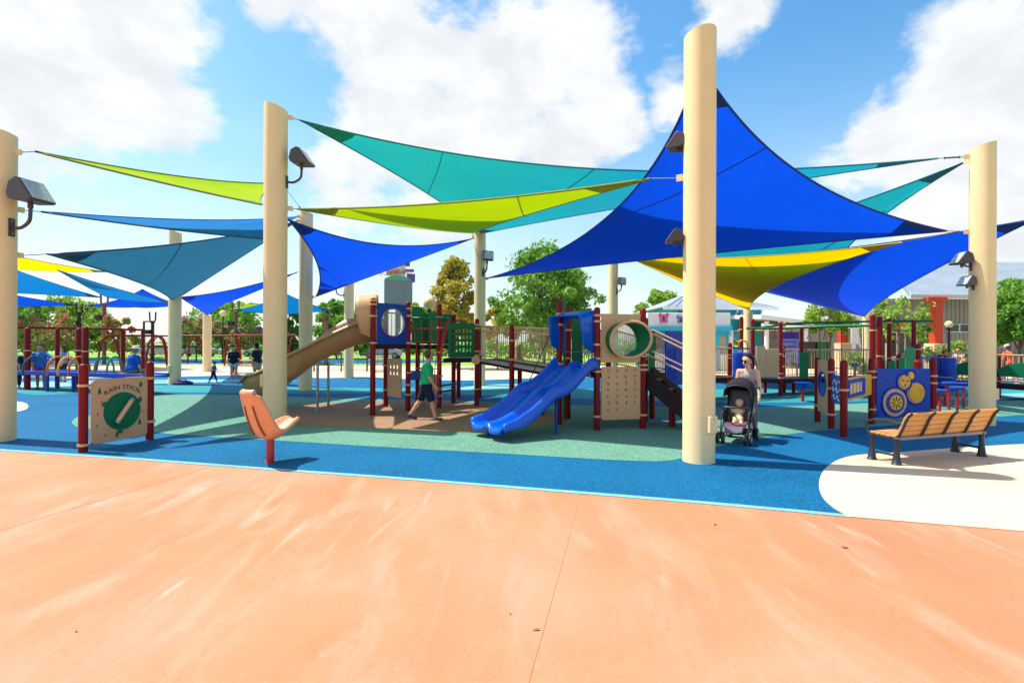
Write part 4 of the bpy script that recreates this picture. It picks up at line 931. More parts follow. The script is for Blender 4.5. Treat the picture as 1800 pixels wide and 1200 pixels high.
for k in range(5): MB().box((Lb / 2 + .02, .12 + k * .085, .435 - .008 * (k > 0) + .004 * k), (Lb + .04, .077, .032)).build('seat_slat', M_WOOD, bn, bevel=.005)
for k in range(5):
    x = .0 + (Lb + .04) * k / 4; pr = [(x, y - .03, z) for y, z in bprof]
    pts = [(x, .09, .40)] + [(x, y - .035, z) for y, z in bprof]
    mb = MB()
    for a, b in zip(pts, pts[1:]): mb.bar(a, b, .05, .03, (1, 0, 0)) if False else mb.tube([a, b], .021, 8)
    mb.build('back_bracket', M_IRON, bn, smooth=True)
    MB().bar((x, .04, .405), (x, .5, .405), .04, .03).build('seat_bracket', M_IRON, bn, bevel=.004)
MB().tube([(-.02, .06, .40), (Lb + .06, .06, .40)], .032, 12).build('rear_rail', mat('rail_grey', '#8C8580', .45, .1, 6, metal=.2), bn, smooth=True)
MB().tube([(-.02, .5, .40), (Lb + .06, .5, .40)], .025, 12).build('front_rail', M_IRON, bn, smooth=True)
for x in (.0, Lb):
    for y in (0.06, .46):
        MB().lathe([(.075, 0), (.075, .015), (.06, .03), (.04, .2), (.036, .38), (.045, .4)], (x, y, 0), 12).build('leg', M_IRON, bn, smooth=True)
    MB().tube([(x, .06, .14), (x, .46, .14)], .02, 8).build('leg_brace', M_IRON, bn, smooth=True)
    MB().tube(spline([(x, -.02, .64), (x, .1, .66), (x, .34, .66), (x, .5, .63), (x, .56, .55), (x, .53, .45), (x, .45, .41)], 5), .018, 8).build('armrest', M_IRON, bn, smooth=True)
# ================================================================== left side: climbing frame with beam and arches
cf = thing('climbing_frame', (0, 0, 0), 0, 'maroon overhead climbing frame beside the blue beam with coloured arches', 'climbing frame')
F1, F2, F3, F4 = g2(48, 685), g2(138, 683), g2(150, 690), g2(216, 672)
zt = 2.38
for p in (F1, F2): post(cf, p, zt, (1.5,), r=.1)
post(cf, F3, zt + .02, (1.5,), r=.1); post(cf, F4, zt, (), r=.09)
d = (F3 - F1)
for a, b in ((F1 - d * .4 + Vector((0, .1)), F4), (F1 - d * .4 + Vector((.2, 1.1)), F4 + Vector((.2, 1.0)))):
    MB().tube([(a.x, a.y, zt + .02), (b.x, b.y, zt + .02)], .05, 10).build('top_beam', M_MAR, cf, smooth=True)
for k in range(8):
    a = F1.lerp(F4, k / 8); MB().tube([(a.x, a.y, zt + .02), (a.x + .2, a.y + 1.05, zt + .02)], .022, 6).build('rung', M_MAR, cf, smooth=True)
for p in (F1 + Vector((.2, 1.1)), F4 + Vector((.2, 1.0))): post(cf, p, zt, (), r=.08)

bm_ = thing('balance_beam', (0, 0, 0), 0, 'long low blue beam table carrying orange, yellow and green arches', 'play table')
k0, k1 = P(10, 648, 20.5), P(254, 655, 18.2); zb = .74
a, b = k0.to_2d(), k1.to_2d(); dn = (b - a).normalized(); dp = Vector((-dn.y, dn.x))
def slab(a, b, w, z0, z1, nm, m, par):
    MB().prism([tuple(a - dp * w / 2), tuple(b - dp * w / 2), tuple(b + dp * w / 2), tuple(a + dp * w / 2)], z0, z1).build(nm, m, par, bevel=.02, weld=True)
slab(a, b, .09, zb - .16, zb, 'beam', M_BLU, bm_); slab(a + dp * .9, b + dp * .9, .09, zb - .16, zb, 'beam', M_BLU, bm_); slab(a + dp * .45, b + dp * .45, .8, zb - .1, zb - .06, 'tray', mat('tray_blue', '#1E6AB8', .5, .06, 3), bm_)
for x in (83, 129): c = g2(x, 688); MB().lathe([(.06, 0), (.06, zb - .1)], (c.x, c.y, 0), 12).build('leg', M_BLU, bm_, smooth=True)
for f in (.62, .7, .2): c = a.lerp(b, f) + dp * .9; MB().lathe([(.06, 0), (.06, zb - .1)], (c.x, c.y, 0), 12).build('leg', M_BLU, bm_, smooth=True)
M_ORG = mat('orange_tube', '#E0662A', .35, .05, 3); M_YLT = mat('yellow_tube', '#EDB51C', .35, .05, 3); M_GRT = mat('green_tube', '#1C8A3E', .35, .05, 3); M_DGT = mat('dark_green_tube', '#14523A', .4, .06, 3)
for x0, x1, m in ((83, 122, M_ORG), (102, 138, M_YLT), (121, 158, M_ORG), (166, 200, M_GRT), (188, 216, M_GRT), (40, 80, M_DGT)):
    A_, B_ = P(x0, 650, 19.0), P(x1, 650, 19.7); A_.z = B_.z = zb - .12; mid = (A_ + B_) / 2; u = (B_ - A_) / 2
    MB().tube([A_, A_ + Vector((0, 0, .2))] + [mid + u * (-math.cos(R(t))) + Vector((0, 0, .2 + .48 * math.sin(R(t)))) for t in range(10, 171, 10)] + [B_ + Vector((0, 0, .2)), B_], .035, 8).build('arch', m, bm_, smooth=True)

# swing frames further back
def swing(x0, x1, Y, label, ytop=588, bays=2):
    a, b = P(x0, ytop, Y), P(x1, ytop, Y + .3); t = thing('swing_frame', (0, 0, 0), 0, label, 'swing', 'maroon swing frames')
    MB().tube([a, b], .07, 10).build('top_beam', M_MAR, t, smooth=True)
    for k in range(bays + 1):
        p = a.lerp(b, k / bays)
        for s_i in (-1, 1):
            MB().tube(spline([(p.x + s_i * .03, p.y, p.z), (p.x + s_i * .22, p.y + .05 * s_i, p.z - .15), (p.x + s_i * .3, p.y + .3 * s_i, p.z - .6), (p.x + s_i * .34, p.y + .6 * s_i, 0)], 4), .06, 8).build('leg', M_MAR, t, smooth=True)
        if k < bays:
            for q in (.3, .7):
                s0 = a.lerp(b, (k + q) / bays)
                st = MB().box((s0.x, s0.y, .55), (.42, .16, .03)).build('seat', M_BLK, t, bevel=.01)
                for e_ in (-.2, .2): MB().tube([(s0.x + e_, s0.y, .56), (s0.x + e_, s0.y, s0.z)], .008, 5).build('chain', M_GALV, st)
swing(192, 275, 34, 'maroon swing frame behind the man in the sun hat', 590, 1)
swing(280, 408, 44, 'long maroon swing frame behind the two cream poles', 590, 2)
swing(410, 520, 40, 'maroon swing frame behind the woman in the navy shirt', 589, 1)

# ================================================================== far shade canopies on brown posts
M_BRN = mat('brown_post', '#6B4638', .5, .1, 4)
def twin(x, base_y, top, label, w=.14, Y=None, m=None, speaker=True):
    p = gp(x, base_y) if Y is None else P(x, 640, Y); zt = P(x, top, p.y).z
    t = thing('canopy_post', (p.x, p.y, 0), 0, label, 'post', 'brown posts of the far canopies')
    MB().lathe([(.2, 0), (.2, .05), (w, .06), (w, zt - .9), (w * .9, zt - .85)], n=14).build('shaft', m or M_BRN, t, smooth=True)
    for s_i in (-1, 1): MB().tube([(s_i * w * .6, 0, zt - 1.1), (s_i * .26, 0, zt - .75), (s_i * .3, 0, zt)], .07, 8).build('prong', m or M_BRN, t, smooth=True)
    if speaker: MB().box((-.35, -.1, zt - 1.9), (.5, .3, .4)).build('speaker_box', M_BLK, t, bevel=.03)
    return p, zt
twin(183, 640, 516, 'brown forked canopy post left of the red flowering shrub', Y=42); twin(139, 640, 534, 'black forked canopy post behind the climbing frame', Y=52, m=M_DARK)
twin(414, 640, 530, 'brown forked canopy post right of the globe lamp behind the navy shirts', Y=46); twin(573, 640, 545, 'brown canopy post between two cream poles left of the tan slide', Y=42, speaker=False)
twin(268, 640, 548, 'thin dark forked canopy post between two cream poles near pink shrubs', Y=50, m=M_DARK)
FG = 'far canopies beyond the playground'
sail('azure', [(None, -60, 440, 36, 0), (None, 180, 523, 42, 0), (None, -60, 512, 48, 0)], 'bright blue far canopy low at the left edge', .05, .3, FG)
sail('blue', [(None, -60, 500, 46, 0), (None, 136, 536, 52, 0), (None, -80, 540, 60, 0)], 'deeper blue far canopy below the bright blue one at the left edge', .05, .2, FG)
sail('blue', [(None, 150, 537, 52, 0), (None, 250, 508, 46, 0), (None, 318, 537, 50, 0), (None, 240, 540, 62, 0)], 'blue far canopy between brown forked post and the pole with the bag', .05, .2, FG)
sail('lime', [(None, 172, 534, 56, 0), (None, 262, 515, 54, 0), (None, 300, 532, 57, 0)], 'lime green stripe of far canopy under the slate sail', .04, .1, FG)
sail('azure', [(None, 100, 474, 30, 0), (None, 190, 523, 41, 0), (None, 300, 532, 36, 0)], 'thin dark edged blue canopy ending at the pole with the bag', .02, .1, FG)
sail('blue', [(6, 315, 522, 24.6, .01), (5, 524, 478, 20.8, .01), (7, 364, 554, 32.6, .01)], 'royal blue sail low behind the tall pole, its corner on the short pole', (.07, .05, .04), .3)
sail('azure', [(None, 410, 545, 46, 0), (None, 500, 515, 42, 0), (None, 582, 546, 42, 0), (None, 500, 552, 56, 0)], 'bright blue far canopy behind the navy shirted pair', .05, .2, FG)
sail('lime', [(None, 392, 543, 54, 0), (None, 440, 532, 50, 0), (None, 520, 538, 54, 0)], 'lime green stripe under the far canopy by the globe lamp', .04, .1, FG)
sail('yellow', [(None, -60, 430, 26, 0), (None, 190, 478, 34, 0), (None, -60, 466, 40, 0)], 'thin yellow sail strip at the left edge below the slate sail', .03, .1, FG)

# ================================================================== lamps
def globe_lamp(x, y, Y, label, r=.2, m=None):
    c = P(x, y, Y); t = thing('globe_lamp', (c.x, c.y, 0), 0, label, 'lamp', 'globe lamps')
    MB().lathe([(.14, 0), (.14, .3), (.07, .35), (.055, c.z - r - .15), (.09, c.z - r - .1), (.1, c.z - r * .85)], n=14).build('lamp_post', M_DARK, t, smooth=True)
    MB().lathe([(r * math.sin(R(a)) + (0 if 0 < a < 180 else 0), -r * math.cos(R(a))) for a in range(20, 181, 10)], (0, 0, c.z), 20).build('globe', m or mat('globe_cream', '#F0DDAE', .25, .04, 3, trans=.3), t, smooth='all')
globe_lamp(755, 533, 24, 'tan globe lamp above the green climber panels', .29, mat('globe_tan', '#E2B97C', .3, .04, 3))
globe_lamp(392, 551, 46, 'cream globe lamp among pink flowering trees', .3); globe_lamp(1668, 570, 30, 'cream globe lamp in front of the grey metal building', .2)
c = P(253, 565, 45); t = thing('street_light', (c.x, c.y, 0), 0, 'dark street light with short arm beyond the lawn', 'street light')
MB().lathe([(.16, 0), (.1, .2), (.08, c.z)], n=10).build('pole', M_DARK, t, smooth=True); MB().box((.4, 0, c.z), (.75, .25, .1)).build('lamp_head', M_DARK, t, bevel=.02)

# ================================================================== big sign on a pylon
c = P(700, 490, 60); k_ = 60 / FPX
t = thing('pylon_sign', (c.x, c.y, 0), R(18), 'grey pylon sign board with purple blocks and orange lettering above trees', 'sign')
w, hh = 48 * k_, 42 * k_; zc = c.z - 1.35
MB().box((0, 0, zc - .2), (w, .9, hh)).build('screen_cabinet', mat('sign_grey', '#6E767C', .5, .08, .6), t, bevel=.04)
MB().box((-.02, -.47, zc - .2), (w * .94, .05, hh * .92)).build('screen', mat('screen_grey', '#7B8184', .35, .12, .5), t, bevel=.01)
MB().box((w * .33, 1.2, zc + .1), (w * .42, 1.4, hh * .98)).build('rear_cabinet', mat('sign_slate', '#43586A', .5, .08, .6), t, bevel=.04)
MB().lathe([(.3, 0), (.3, zc - hh / 2)], n=16).build('column', M_DARK, t, smooth=True)
M_PUR = mat('sign_purple', '#6A4E96', .5, .06, 2)
zt0 = zc + hh / 2 - .2
MB().prism([(-w * .5, 0), (w * .45, 0), (w * .45, .12)] + [(w * .45 - w * .95 * k / 8, .2 + .35 * math.sin(math.pi * k / 8)) for k in range(1, 8)] + [(-w * .5, .12)], -.4, -.2, lambda x, y, h: (x, h, zt0 + y)).build('green_swoosh', mat('sign_green', '#5FA88A', .5), t, weld=True)
for bx, bz, bw, bh in ((.28, 1.95, .28, .55), (.42, 1.2, .3, .3), (.46, .35, .3, .95)): MB().box((bx * w, .1, zt0 + bz), (bw * w, .5, bh)).build('purple_block', M_PUR, t, bevel=.03)
def sign_text(s, size, z, xo, m, par, tilt=0.0, arc=0.0, sx=1.0):
    me = text_mesh(s, size, .06); me.materials.append(m)
    for v in me.vertices: x, y, zz = v.co; x *= sx; v.co = (xo + x, -.5 - zz, z + y + tilt * x - arc * x * x)
    o = bpy.data.objects.new('lettering', me); COL.objects.link(o); o.parent = par; return o
sign_text("MORGAN'S", .52, zt0 + 1.55, -.35, M_PUR, t, .14, .02, .85); sign_text('WONDERLAND', .8, zt0 + .62, -.4, mat('sign_orange', '#E07A3A', .5), t, .12, .04, .62)
MB().box((-.3, -.35, zt0 + 1.2), (w * .7, .08, 1.5)).build('letter_back', mat('sign_white', '#D8D0D0', .6), t, bevel=.04)

# ================================================================== trees and shrubs
def leafmat(name, hexc, alt): return mat(name, hexc, .55, .3, 2.2, alt=alt, altv=(.42, .68), trans=.38, spec=.25)
LG = leafmat('leaf_green', '#699A34', '#8BB44A'); LD = leafmat('leaf_dark', '#527C34', '#6A9444'); LY = leafmat('leaf_yellow', '#BDB04A', '#A8A044'); LL = leafmat('leaf_light', '#86A83C', '#A3BF56')
PK = leafmat('bloom_pink', '#CE86AA', '#DCA4C2'); RD = leafmat('bloom_red', '#CC6A58', '#C27C78'); LM = leafmat('leaf_myrtle', '#94A04A', '#A69650')
M_BARK = mat('bark', '#6A5644', .9, .2, 6, bump=.4, bs=25)
def leaves(clumps, per, size, up=.3):
    C = np.repeat(np.array([c[:3] for c in clumps]), per, 0); Rr = np.repeat(np.array([c[3] for c in clumps]), per)
    n = len(C); v = rng.normal(size=(n, 3)); v /= np.linalg.norm(v, axis=1)[:, None]
    p = C + v * (Rr * rng.random(n) ** .45)[:, None] * np.array([1, 1, .85])
    nn = rng.normal(size=(n, 3)) + v * .6 + np.array([0, 0, up]); nn /= np.linalg.norm(nn, axis=1)[:, None]
    t1 = np.cross(nn, rng.normal(size=(n, 3))); t1 /= np.linalg.norm(t1, axis=1)[:, None]; t2 = np.cross(nn, t1)
    s = size * (.6 + .8 * rng.random(n))[:, None]
    q = np.stack([p - t1 * s, p + t2 * s * .5 + nn * s * .15, p + t1 * s, p - t2 * s * .5 + nn * s * .15], 1).reshape(-1, 3)
    return q, np.arange(4 * n).reshape(-1, 4)
def leafpart(name, clumps, per, size, m, parent):
    v, f = leaves(clumps, per, size); me = bpy.data.meshes.new(name); me.vertices.add(len(v)); me.vertices.foreach_set('co', v.ravel())
    me.loops.add(f.size); me.loops.foreach_set('vertex_index', f.ravel().astype(np.int32)); me.polygons.add(len(f)); me.polygons.foreach_set('loop_start', (np.arange(len(f)) * 4).astype(np.int32)); me.update(calc_edges=True); me.validate()
    me.materials.append(m); o = bpy.data.objects.new(name, me); COL.objects.link(o); o.parent = parent; return o
def tree(x, ybot, ytop, wpx, Y, label, m, name='tree', base=.28, n=26, per=70, size=.17, taper=.6, seed=0, bloom=None, trunk_r=None, stems=1, cat='tree', group=None, shape='oval'):
    """x, crown bottom/top rows and width in pixels at depth Y; trunk stands on the ground."""
    rs_ = np.random.default_rng(seed + 11); c = P(x, ytop, Y); H = c.z; zb = max(.05, P(x, ybot, Y).z); Wm = wpx / FPX * Y
    t = thing(name, (c.x, Y, 0), 0, label, cat, group); r0 = trunk_r or max(.05, H * .015)
    cl = []
    for i in range(n):
        f = (i + rs_.random()) / n; z = zb + (H - zb) * (.05 + .87 * f)
        env = (math.sin(math.pi * min(1, .18 + .78 * f)) ** .7) if shape == 'oval' else (1 - f) ** .7 + .12 if shape == 'cone' else (.45 + .55 * math.sin(math.pi * (.1 + .6 * f)))
        a = rs_.random() * 2 * math.pi; rr = Wm / 2 * env * rs_.random() ** .4 * .86
        cl.append((rr * math.cos(a), rr * math.sin(a), z, Wm * (.085 + .07 * rs_.random())))
    mb = MB()
    for s_i in range(stems):
        ox = 0 if stems == 1 else rs_.uniform(-.25, .25) * Wm * .4; lean = rs_.uniform(-.12, .12) * H * .4
        top = Vector((ox + lean, 0, zb + (H - zb) * .55)); b0 = Vector((ox * .4, 0, 0))
        pts = [b0.lerp(top, k / 6) + Vector((rs_.uniform(-.04, .04) * H * .2 * (k > 0), rs_.uniform(-.04, .04) * H * .2 * (k > 0), 0)) for k in range(7)]
        mb.tube(pts, [r0 / math.sqrt(stems) * (1.35 if k == 0 else 1 - .11 * k) for k in range(7)], 9)
        for c_ in cl[s_i::stems]:
            k = int(np.clip((c_[2] - .2 * (H - zb)) / top.z * 6, 2, 6)); st = pts[min(k, 5)]; e = Vector(c_[:3])
            mb.tube([st, st.lerp(e, .5) + Vector((0, 0, .06 * H)), e], [r0 * .2, r0 * .13, r0 * .05], 5)
    mb.build('trunk', M_BARK, t, smooth=True)
    # leafy twigs poking out of the outline
    for i in range(n // 2):
        c_ = cl[i]; d = Vector((c_[0], c_[1], (c_[2] - (zb + H) / 2) * .9)); d = d.normalized() if d.length > .01 else Vector((0, 0, 1)); e = Vector(c_[:3]) + d * c_[3] * 1.15
        cl.append((e.x, e.y, min(e.z, H), c_[3] * .45))
    leafpart('crown', cl, per, size, m, t)
    if bloom:
        top_ = sorted(cl, key=lambda q: -q[2])[:max(4, len(cl) // 2)]; leafpart('blossom', [(q[0], q[1] - .15 * q[3], q[2] + q[3] * .55, q[3] * .6) for q in top_], per // 3, size * .8, bloom, t)
    return t
TB = 'trees beyond the playground'
tree(958, 592, 428, 175, 36, 'tall bright green tree behind the blue double slide', LG, n=120, per=90, size=.15, seed=1, group=TB)
tree(800, 590, 448, 96, 38, 'yellowing autumn coloured tree behind the green lattice panel', LY, n=80, per=75, size=.16, seed=2, group=TB, shape='oval')
tree(875, 590, 540, 66, 42, 'small yellowish green tree right of the yellowing tree', LY, n=22, per=60, size=.2, seed=3, group=TB)
tree(505, 620, 528, 70, 60, 'dark green round tree seen between two cream poles', LD, n=34, per=70, size=.28, seed=4, group=TB)
tree(592, 612, 528, 110, 58, 'green tree behind the brown canopy post and tan slide', LG, n=40, per=80, size=.27, seed=5, group=TB)
tree(655, 606, 548, 70, 66, 'round green tree behind the tan slide hood', LD, n=26, per=70, size=.3, seed=6, group=TB)
tree(115, 600, 523, 150, 56, 'broad light green tree behind the black canopy post', LL, n=44, per=80, size=.26, seed=7, group=TB)
tree(45, 606, 524, 100, 66, 'dark green tree at the left behind the blue canopies', LD, n=34, per=80, size=.3, seed=8, group=TB)
tree(400, 600, 535, 160, 78, 'green tree mass behind the globe lamp and pink flowers', LG, n=44, per=80, size=.34, seed=9, group=TB)
tree(1160, 556, 510, 80, 70, 'light green tree behind the tan binocular tower', LL, n=28, per=70, size=.3, seed=10, group=TB)
tree(1462, 580, 512, 100, 40, 'light feathery tree under the far right blue sail', LL, n=34, per=60, size=.17, seed=12, group=TB, shape='wide')
tree(1580, 598, 522, 110, 34, 'airy yellow green tree in front of the grey metal building', LL, n=26, per=42, size=.15, seed=13, group=TB, shape='wide')
tree(1790, 592, 488, 120, 30, 'dense green tree with dark trunk right of the bench pole', LG, n=90, per=90, size=.12, seed=14, group=TB, trunk_r=.13)
tree(1530, 560, 505, 60, 60, 'pale green tree beyond the low blue sail corner', LL, n=22, per=60, size=.25, seed=15, group=TB)
tree(735, 600, 530, 50, 70, 'small green tree behind the blue bubble window panel', LL, n=20, per=60, size=.28, seed=16, group=TB)
MY = 'flowering shrubs along the path'
for i, (x, yb, yt, w, Y, bl, lb) in enumerate(((70, 640, 555, 110, 44, RD, 'red flowering shrub behind the climbing frame at far left'), (215, 634, 557, 64, 42, RD, 'red flowering shrub right of the brown forked post'),
        (345, 632, 560, 70, 48, PK, 'pink flowering shrub tree behind the short pale pole'), (390, 630, 566, 60, 52, PK, 'pink flowering shrub behind the globe lamp'), (440, 632, 574, 64, 47, PK, 'pink tinged flowering shrub behind the man in navy'), (120, 632, 568, 60, 50, RD, 'reddish flowering shrub behind the maroon posts'))):
    tree(x, yb - 22, yt, w, Y, lb, LM, 'flowering_shrub', n=20, per=60, size=.17, seed=30 + i, bloom=bl, stems=3, cat='shrub', group=MY, shape='wide')
def hedge(x0, x1, y0, y1, Y, label, m, seed=0):
    a, b = P(x0, y0, Y), P(x1, y0, Y); h = P(x0, y0, Y).z; t = thing('hedge', ((a.x + b.x) / 2, Y, 0), 0, label, 'hedge', 'hedges beyond the lawn'); n = int((b.x - a.x) / .9) + 2
    rs_ = np.random.default_rng(seed); cl = [((a.x - b.x) / 2 + (b.x - a.x) * k / (n - 1), rs_.uniform(-.3, .3), h * rs_.uniform(.45, .7), h * .5) for k in range(n)]
    leafpart('foliage', cl, 90, .22, m, t)
    mb = MB()
    for c_ in cl[::3]: mb.tube([(c_[0], c_[1], 0), (c_[0], c_[1], c_[2])], .05, 5)
    mb.build('stems', M_BARK, t)
hedge(-60, 330, 600, 0, 72, 'long low green hedge at the back left beyond the lawn', LD, 3); hedge(330, 560, 602, 0, 66, 'green hedge behind the swings and navy shirts', LG, 4); hedge(560, 760, 606, 0, 74, 'green hedge behind the tan slide', LD, 5); hedge(760, 1120, 596, 0, 52, 'green hedge behind the bridge railing', LG, 6)
for i, (x, Y, h, lb) in enumerate(((1655, 33, 1.5, 'yellow green bush by the globe lamp post'), (1690, 32, 1.8, 'green bush with orange flowers beside the seated woman'), (1510, 33, 1.3, 'small yellow green bush by the short cream pole'))):
    c = P(x, 640, Y); t = thing('bush', (c.x, c.y, 0), 0, lb, 'bush'); rs_ = np.random.default_rng(i)
    leafpart('foliage', [(rs_.uniform(-.6, .6), rs_.uniform(-.4, .4), rs_.uniform(.2, h), .4) for _ in range(10)], 70, .13, LL, t)
    MB().tube([(0, 0, 0), (.05, 0, h * .6)], .04, 6).build('stem', M_BARK, t)
    if i == 1: leafpart('blossom', [(rs_.uniform(-.6, .6), -.3, rs_.uniform(.8, h + .3), .25) for _ in range(6)], 12, .1, RD, t)
# ================================================================== buildings on the right
M_TURQ = mat('turquoise_paint', '#2AB0D0', .6, .05, .6, grime=.06); M_ROOF = mat('metal_roof', '#9DA6AE', .4, .08, .5, metal=.3); M_SID = mat('metal_siding', '#9C9A97', .55, .05, .4)
M_ORC = mat('red_orange_paint', '#D2401C', .5, .06, 1); M_STONE = mat('cream_stone', '#D6BE94', .8, .12, 2, bump=.3, bs=20); M_WIN = mat('window_dark', '#1E2428', .12, .2, .7, spec=.8)
# turquoise house with hipped roof
Yb = 46; k_ = Yb / FPX
X = lambda px, Y=Yb: P(px, 600, Y).x
Z = lambda py, Y=Yb, px=1250: P(px, py, Y).z
th = thing('turquoise_building', (0, 0, 0), 0, 'turquoise building with grey hipped roof and white balcony front', 'building')
x0, x1 = X(1180), X(1338); zt = Z(541)
MB().box(((x0 + x1) / 2, Yb + 5, zt / 2), (x1 - x0, 10, zt)).build('wall', M_TURQ, th)
rf = MB(); e0, e1 = x0 - 1.0, x1 + 1.0; zr = Z(516)
rf.add([(e0, Yb - 1, zt + .02), (e1, Yb - 1, zt + .02), (e1, Yb + 11, zt + .02), (e0, Yb + 11, zt + .02), (e0 + 4, Yb + 5, zr + .5), (e1 - 4, Yb + 5, zr + .5)], [(0, 1, 5, 4), (1, 2, 5), (2, 3, 4, 5), (3, 0, 4), (3, 2, 1, 0)])
r_ = rf.build('roof', M_ROOF, th); MB().box(((e0 + e1) / 2, Yb - 1.06, zt - .1), (e1 - e0, .1, .24)).build('fascia', M_WHT, r_)
for k in range(14): f = (k + .5) / 14; MB().bar((e0 + (e1 - e0) * f, Yb - 1, zt + .06), (e0 + 4 + (e1 - e0 - 8) * f, Yb + 5, zr + .53), .06, .06).build('roof_seam', M_ROOF, r_)
for px in (1290, 1300, 1333): MB().tube([(X(px), Yb - .9, zt - .1), (X(px), Yb - .1, zt - .9)], .06, 6).build('bracket', M_WHT, th)
for px in (1197, 1208): MB().box((X(px), Yb - .02, Z(556)), (.5, .1, .9)).build('window', M_WIN, th)
# white fronted kiosk with blue cornice
Yk = 36; xk0, xk1 = X(1138, Yk), X(1284, Yk)
ks = thing('shop_kiosk', (0, 0, 0), 0, 'white parapet shop front with pink butterfly and turquoise trim', 'building')
z0, z1 = Z(574, Yk), Z(550, Yk)
MB().box(((xk0 + xk1) / 2, Yk + 2, (z0 + z1) / 2), (xk1 - xk0, 4, z1 - z0)).build('parapet', M_WHT, ks, bevel=.03)
for k in range(18): MB().box((xk0 + (xk1 - xk0) * (k + .5) / 18, Yk - .015, (z0 + z1) / 2), (.05, .03, z1 - z0 - .1)).build('parapet_batten', M_WHT, ks)
MB().box(((xk0 + xk1) / 2, Yk - .06, z0 - .13), (xk1 - xk0 + .2, .2, .26)).build('cornice', M_TURQ, ks, bevel=.02)
MB().box(((xk0 + xk1) / 2, Yk + 3.9, z0 / 2), (xk1 - xk0 - .2, .2, z0 - .3)).build('rear_wall', M_TURQ, ks)
MB().box(((xk0 + xk1) / 2, Yk + .3, .55), (xk1 - xk0 - .4, .5, 1.1)).build('counter', M_WHT, ks, bevel=.02)
for px in (1142, 1180, 1262, 1286): MB().box((X(px, Yk), Yk + .1, (z0 - .26) / 2), (.22, .22, z0 - .26)).build('column', M_TURQ if px != 1286 else M_WHT, ks, bevel=.02)
for px in (1258, 1268, 1278): MB().tube([(X(px, Yk), Yk - .1, Z(577, Yk)), (X(px + 6, Yk), Yk - .1, Z(590, Yk))], .05, 6).build('bracket', M_TURQ, ks)
for i, (px, py, h_) in enumerate(((1148, 600, '#C9A23C'), (1155, 602, '#7A5AA0'), (1160, 603, '#C05A8A'), (1168, 600, '#3E7AB0'), (1190, 602, '#B04A4A'), (1275, 603, '#C8B090'))): MB().prism(rrect(-.25, .25, -.5, .45, .1), 0, .05, XZ).build('hanging_towel', mat('towel_%s' % h_[1:], h_, .8, .1, 3), ks, bevel=.01, weld=True).location = (X(px, Yk), Yk + .5, Z(py, Yk))
def butterfly(x, y, Y, s, m, label):
    c = P(x, y, Y); t = thing('butterfly_sign', (c.x, Y - .08, c.z), 0, label, 'sign')
    for sx in (-1, 1):
        MB().prism([(sx * s * a, s * b) for a, b in ((.08, 0), (.3, .75), (.62, .95), (.85, .7), (.8, .3), (.5, .02))][::sx], -.03, .03, XZ).build('upper_wing', m, t, weld=True)
        MB().prism([(sx * s * a, s * b) for a, b in ((.08, -.02), (.45, -.05), (.68, -.3), (.6, -.65), (.35, -.75), (.12, -.35))][::sx], -.03, .03, XZ).build('lower_wing', m, t, weld=True)
    MB().tube([(0, -.04, -.6 * s), (0, -.04, .6 * s)], .05 * s + .02, 8).build('body', M_DARK, t, smooth=True)
butterfly(1166, 560, Yk, .42, mat('butterfly_pink', '#D65C9C', .5, .06), 'pink butterfly ornament on the white parapet'); butterfly(1196, 562, Yk, .34, mat('butterfly_violet', '#7A6AB4', .5, .06), 'violet butterfly ornament at the edge of the tallest pole')
# open porch
pc = thing('open_porch', (0, 0, 0), 0, 'open porch with low white roof right of the turquoise building', 'pavilion')
Yp = 40; xa, xb = X(1338, Yp), X(1442, Yp); za, zb = Z(553, Yp, 1335), Z(566, Yp, 1440)
MB().add([(xa, Yp, za), (xb, Yp, zb), (xb, Yp + 7, zb + .3), (xa, Yp + 7, za + .3), (xa, Yp, za - .3), (xb, Yp, zb - .3), (xb, Yp + 7, zb), (xa, Yp + 7, za)], [(0, 1, 2, 3), (7, 6, 5, 4), (0, 4, 5, 1), (1, 5, 6, 2), (2, 6, 7, 3), (3, 7, 4, 0)]).build('roof_slab', M_WHT, pc, weld=True)
MB().box(((xa + xb) / 2, Yp + 3.5, Z(578, Yp)), (xb - xa - .4, 6.4, .12)).build('ceiling', mat('porch_beige', '#B89B74', .7), pc)
for px in (1352, 1382, 1422): MB().lathe([(.16, 0), (.16, za - .5)], (X(px, Yp), Yp + .4, 0), 12).build('column', M_WHT if px != 1382 else M_STONE, pc, smooth=True)
MB().box(((xa + xb) / 2 + 3.2, Yp + 6.6, 1.6), (xb - xa + 6.5, .2, 3.2)).build('rear_wall', M_SID, pc)
for px, c_ in ((1425, '#3A2E2C'), (1452, '#1F6A3C')): MB().box((X(px, Yp), Yp + .6, 1.0), (1.0, .8, 2.0)).build('vending_box', mat('box_' + c_[1:], c_, .4, .1, 1), pc, bevel=.04)
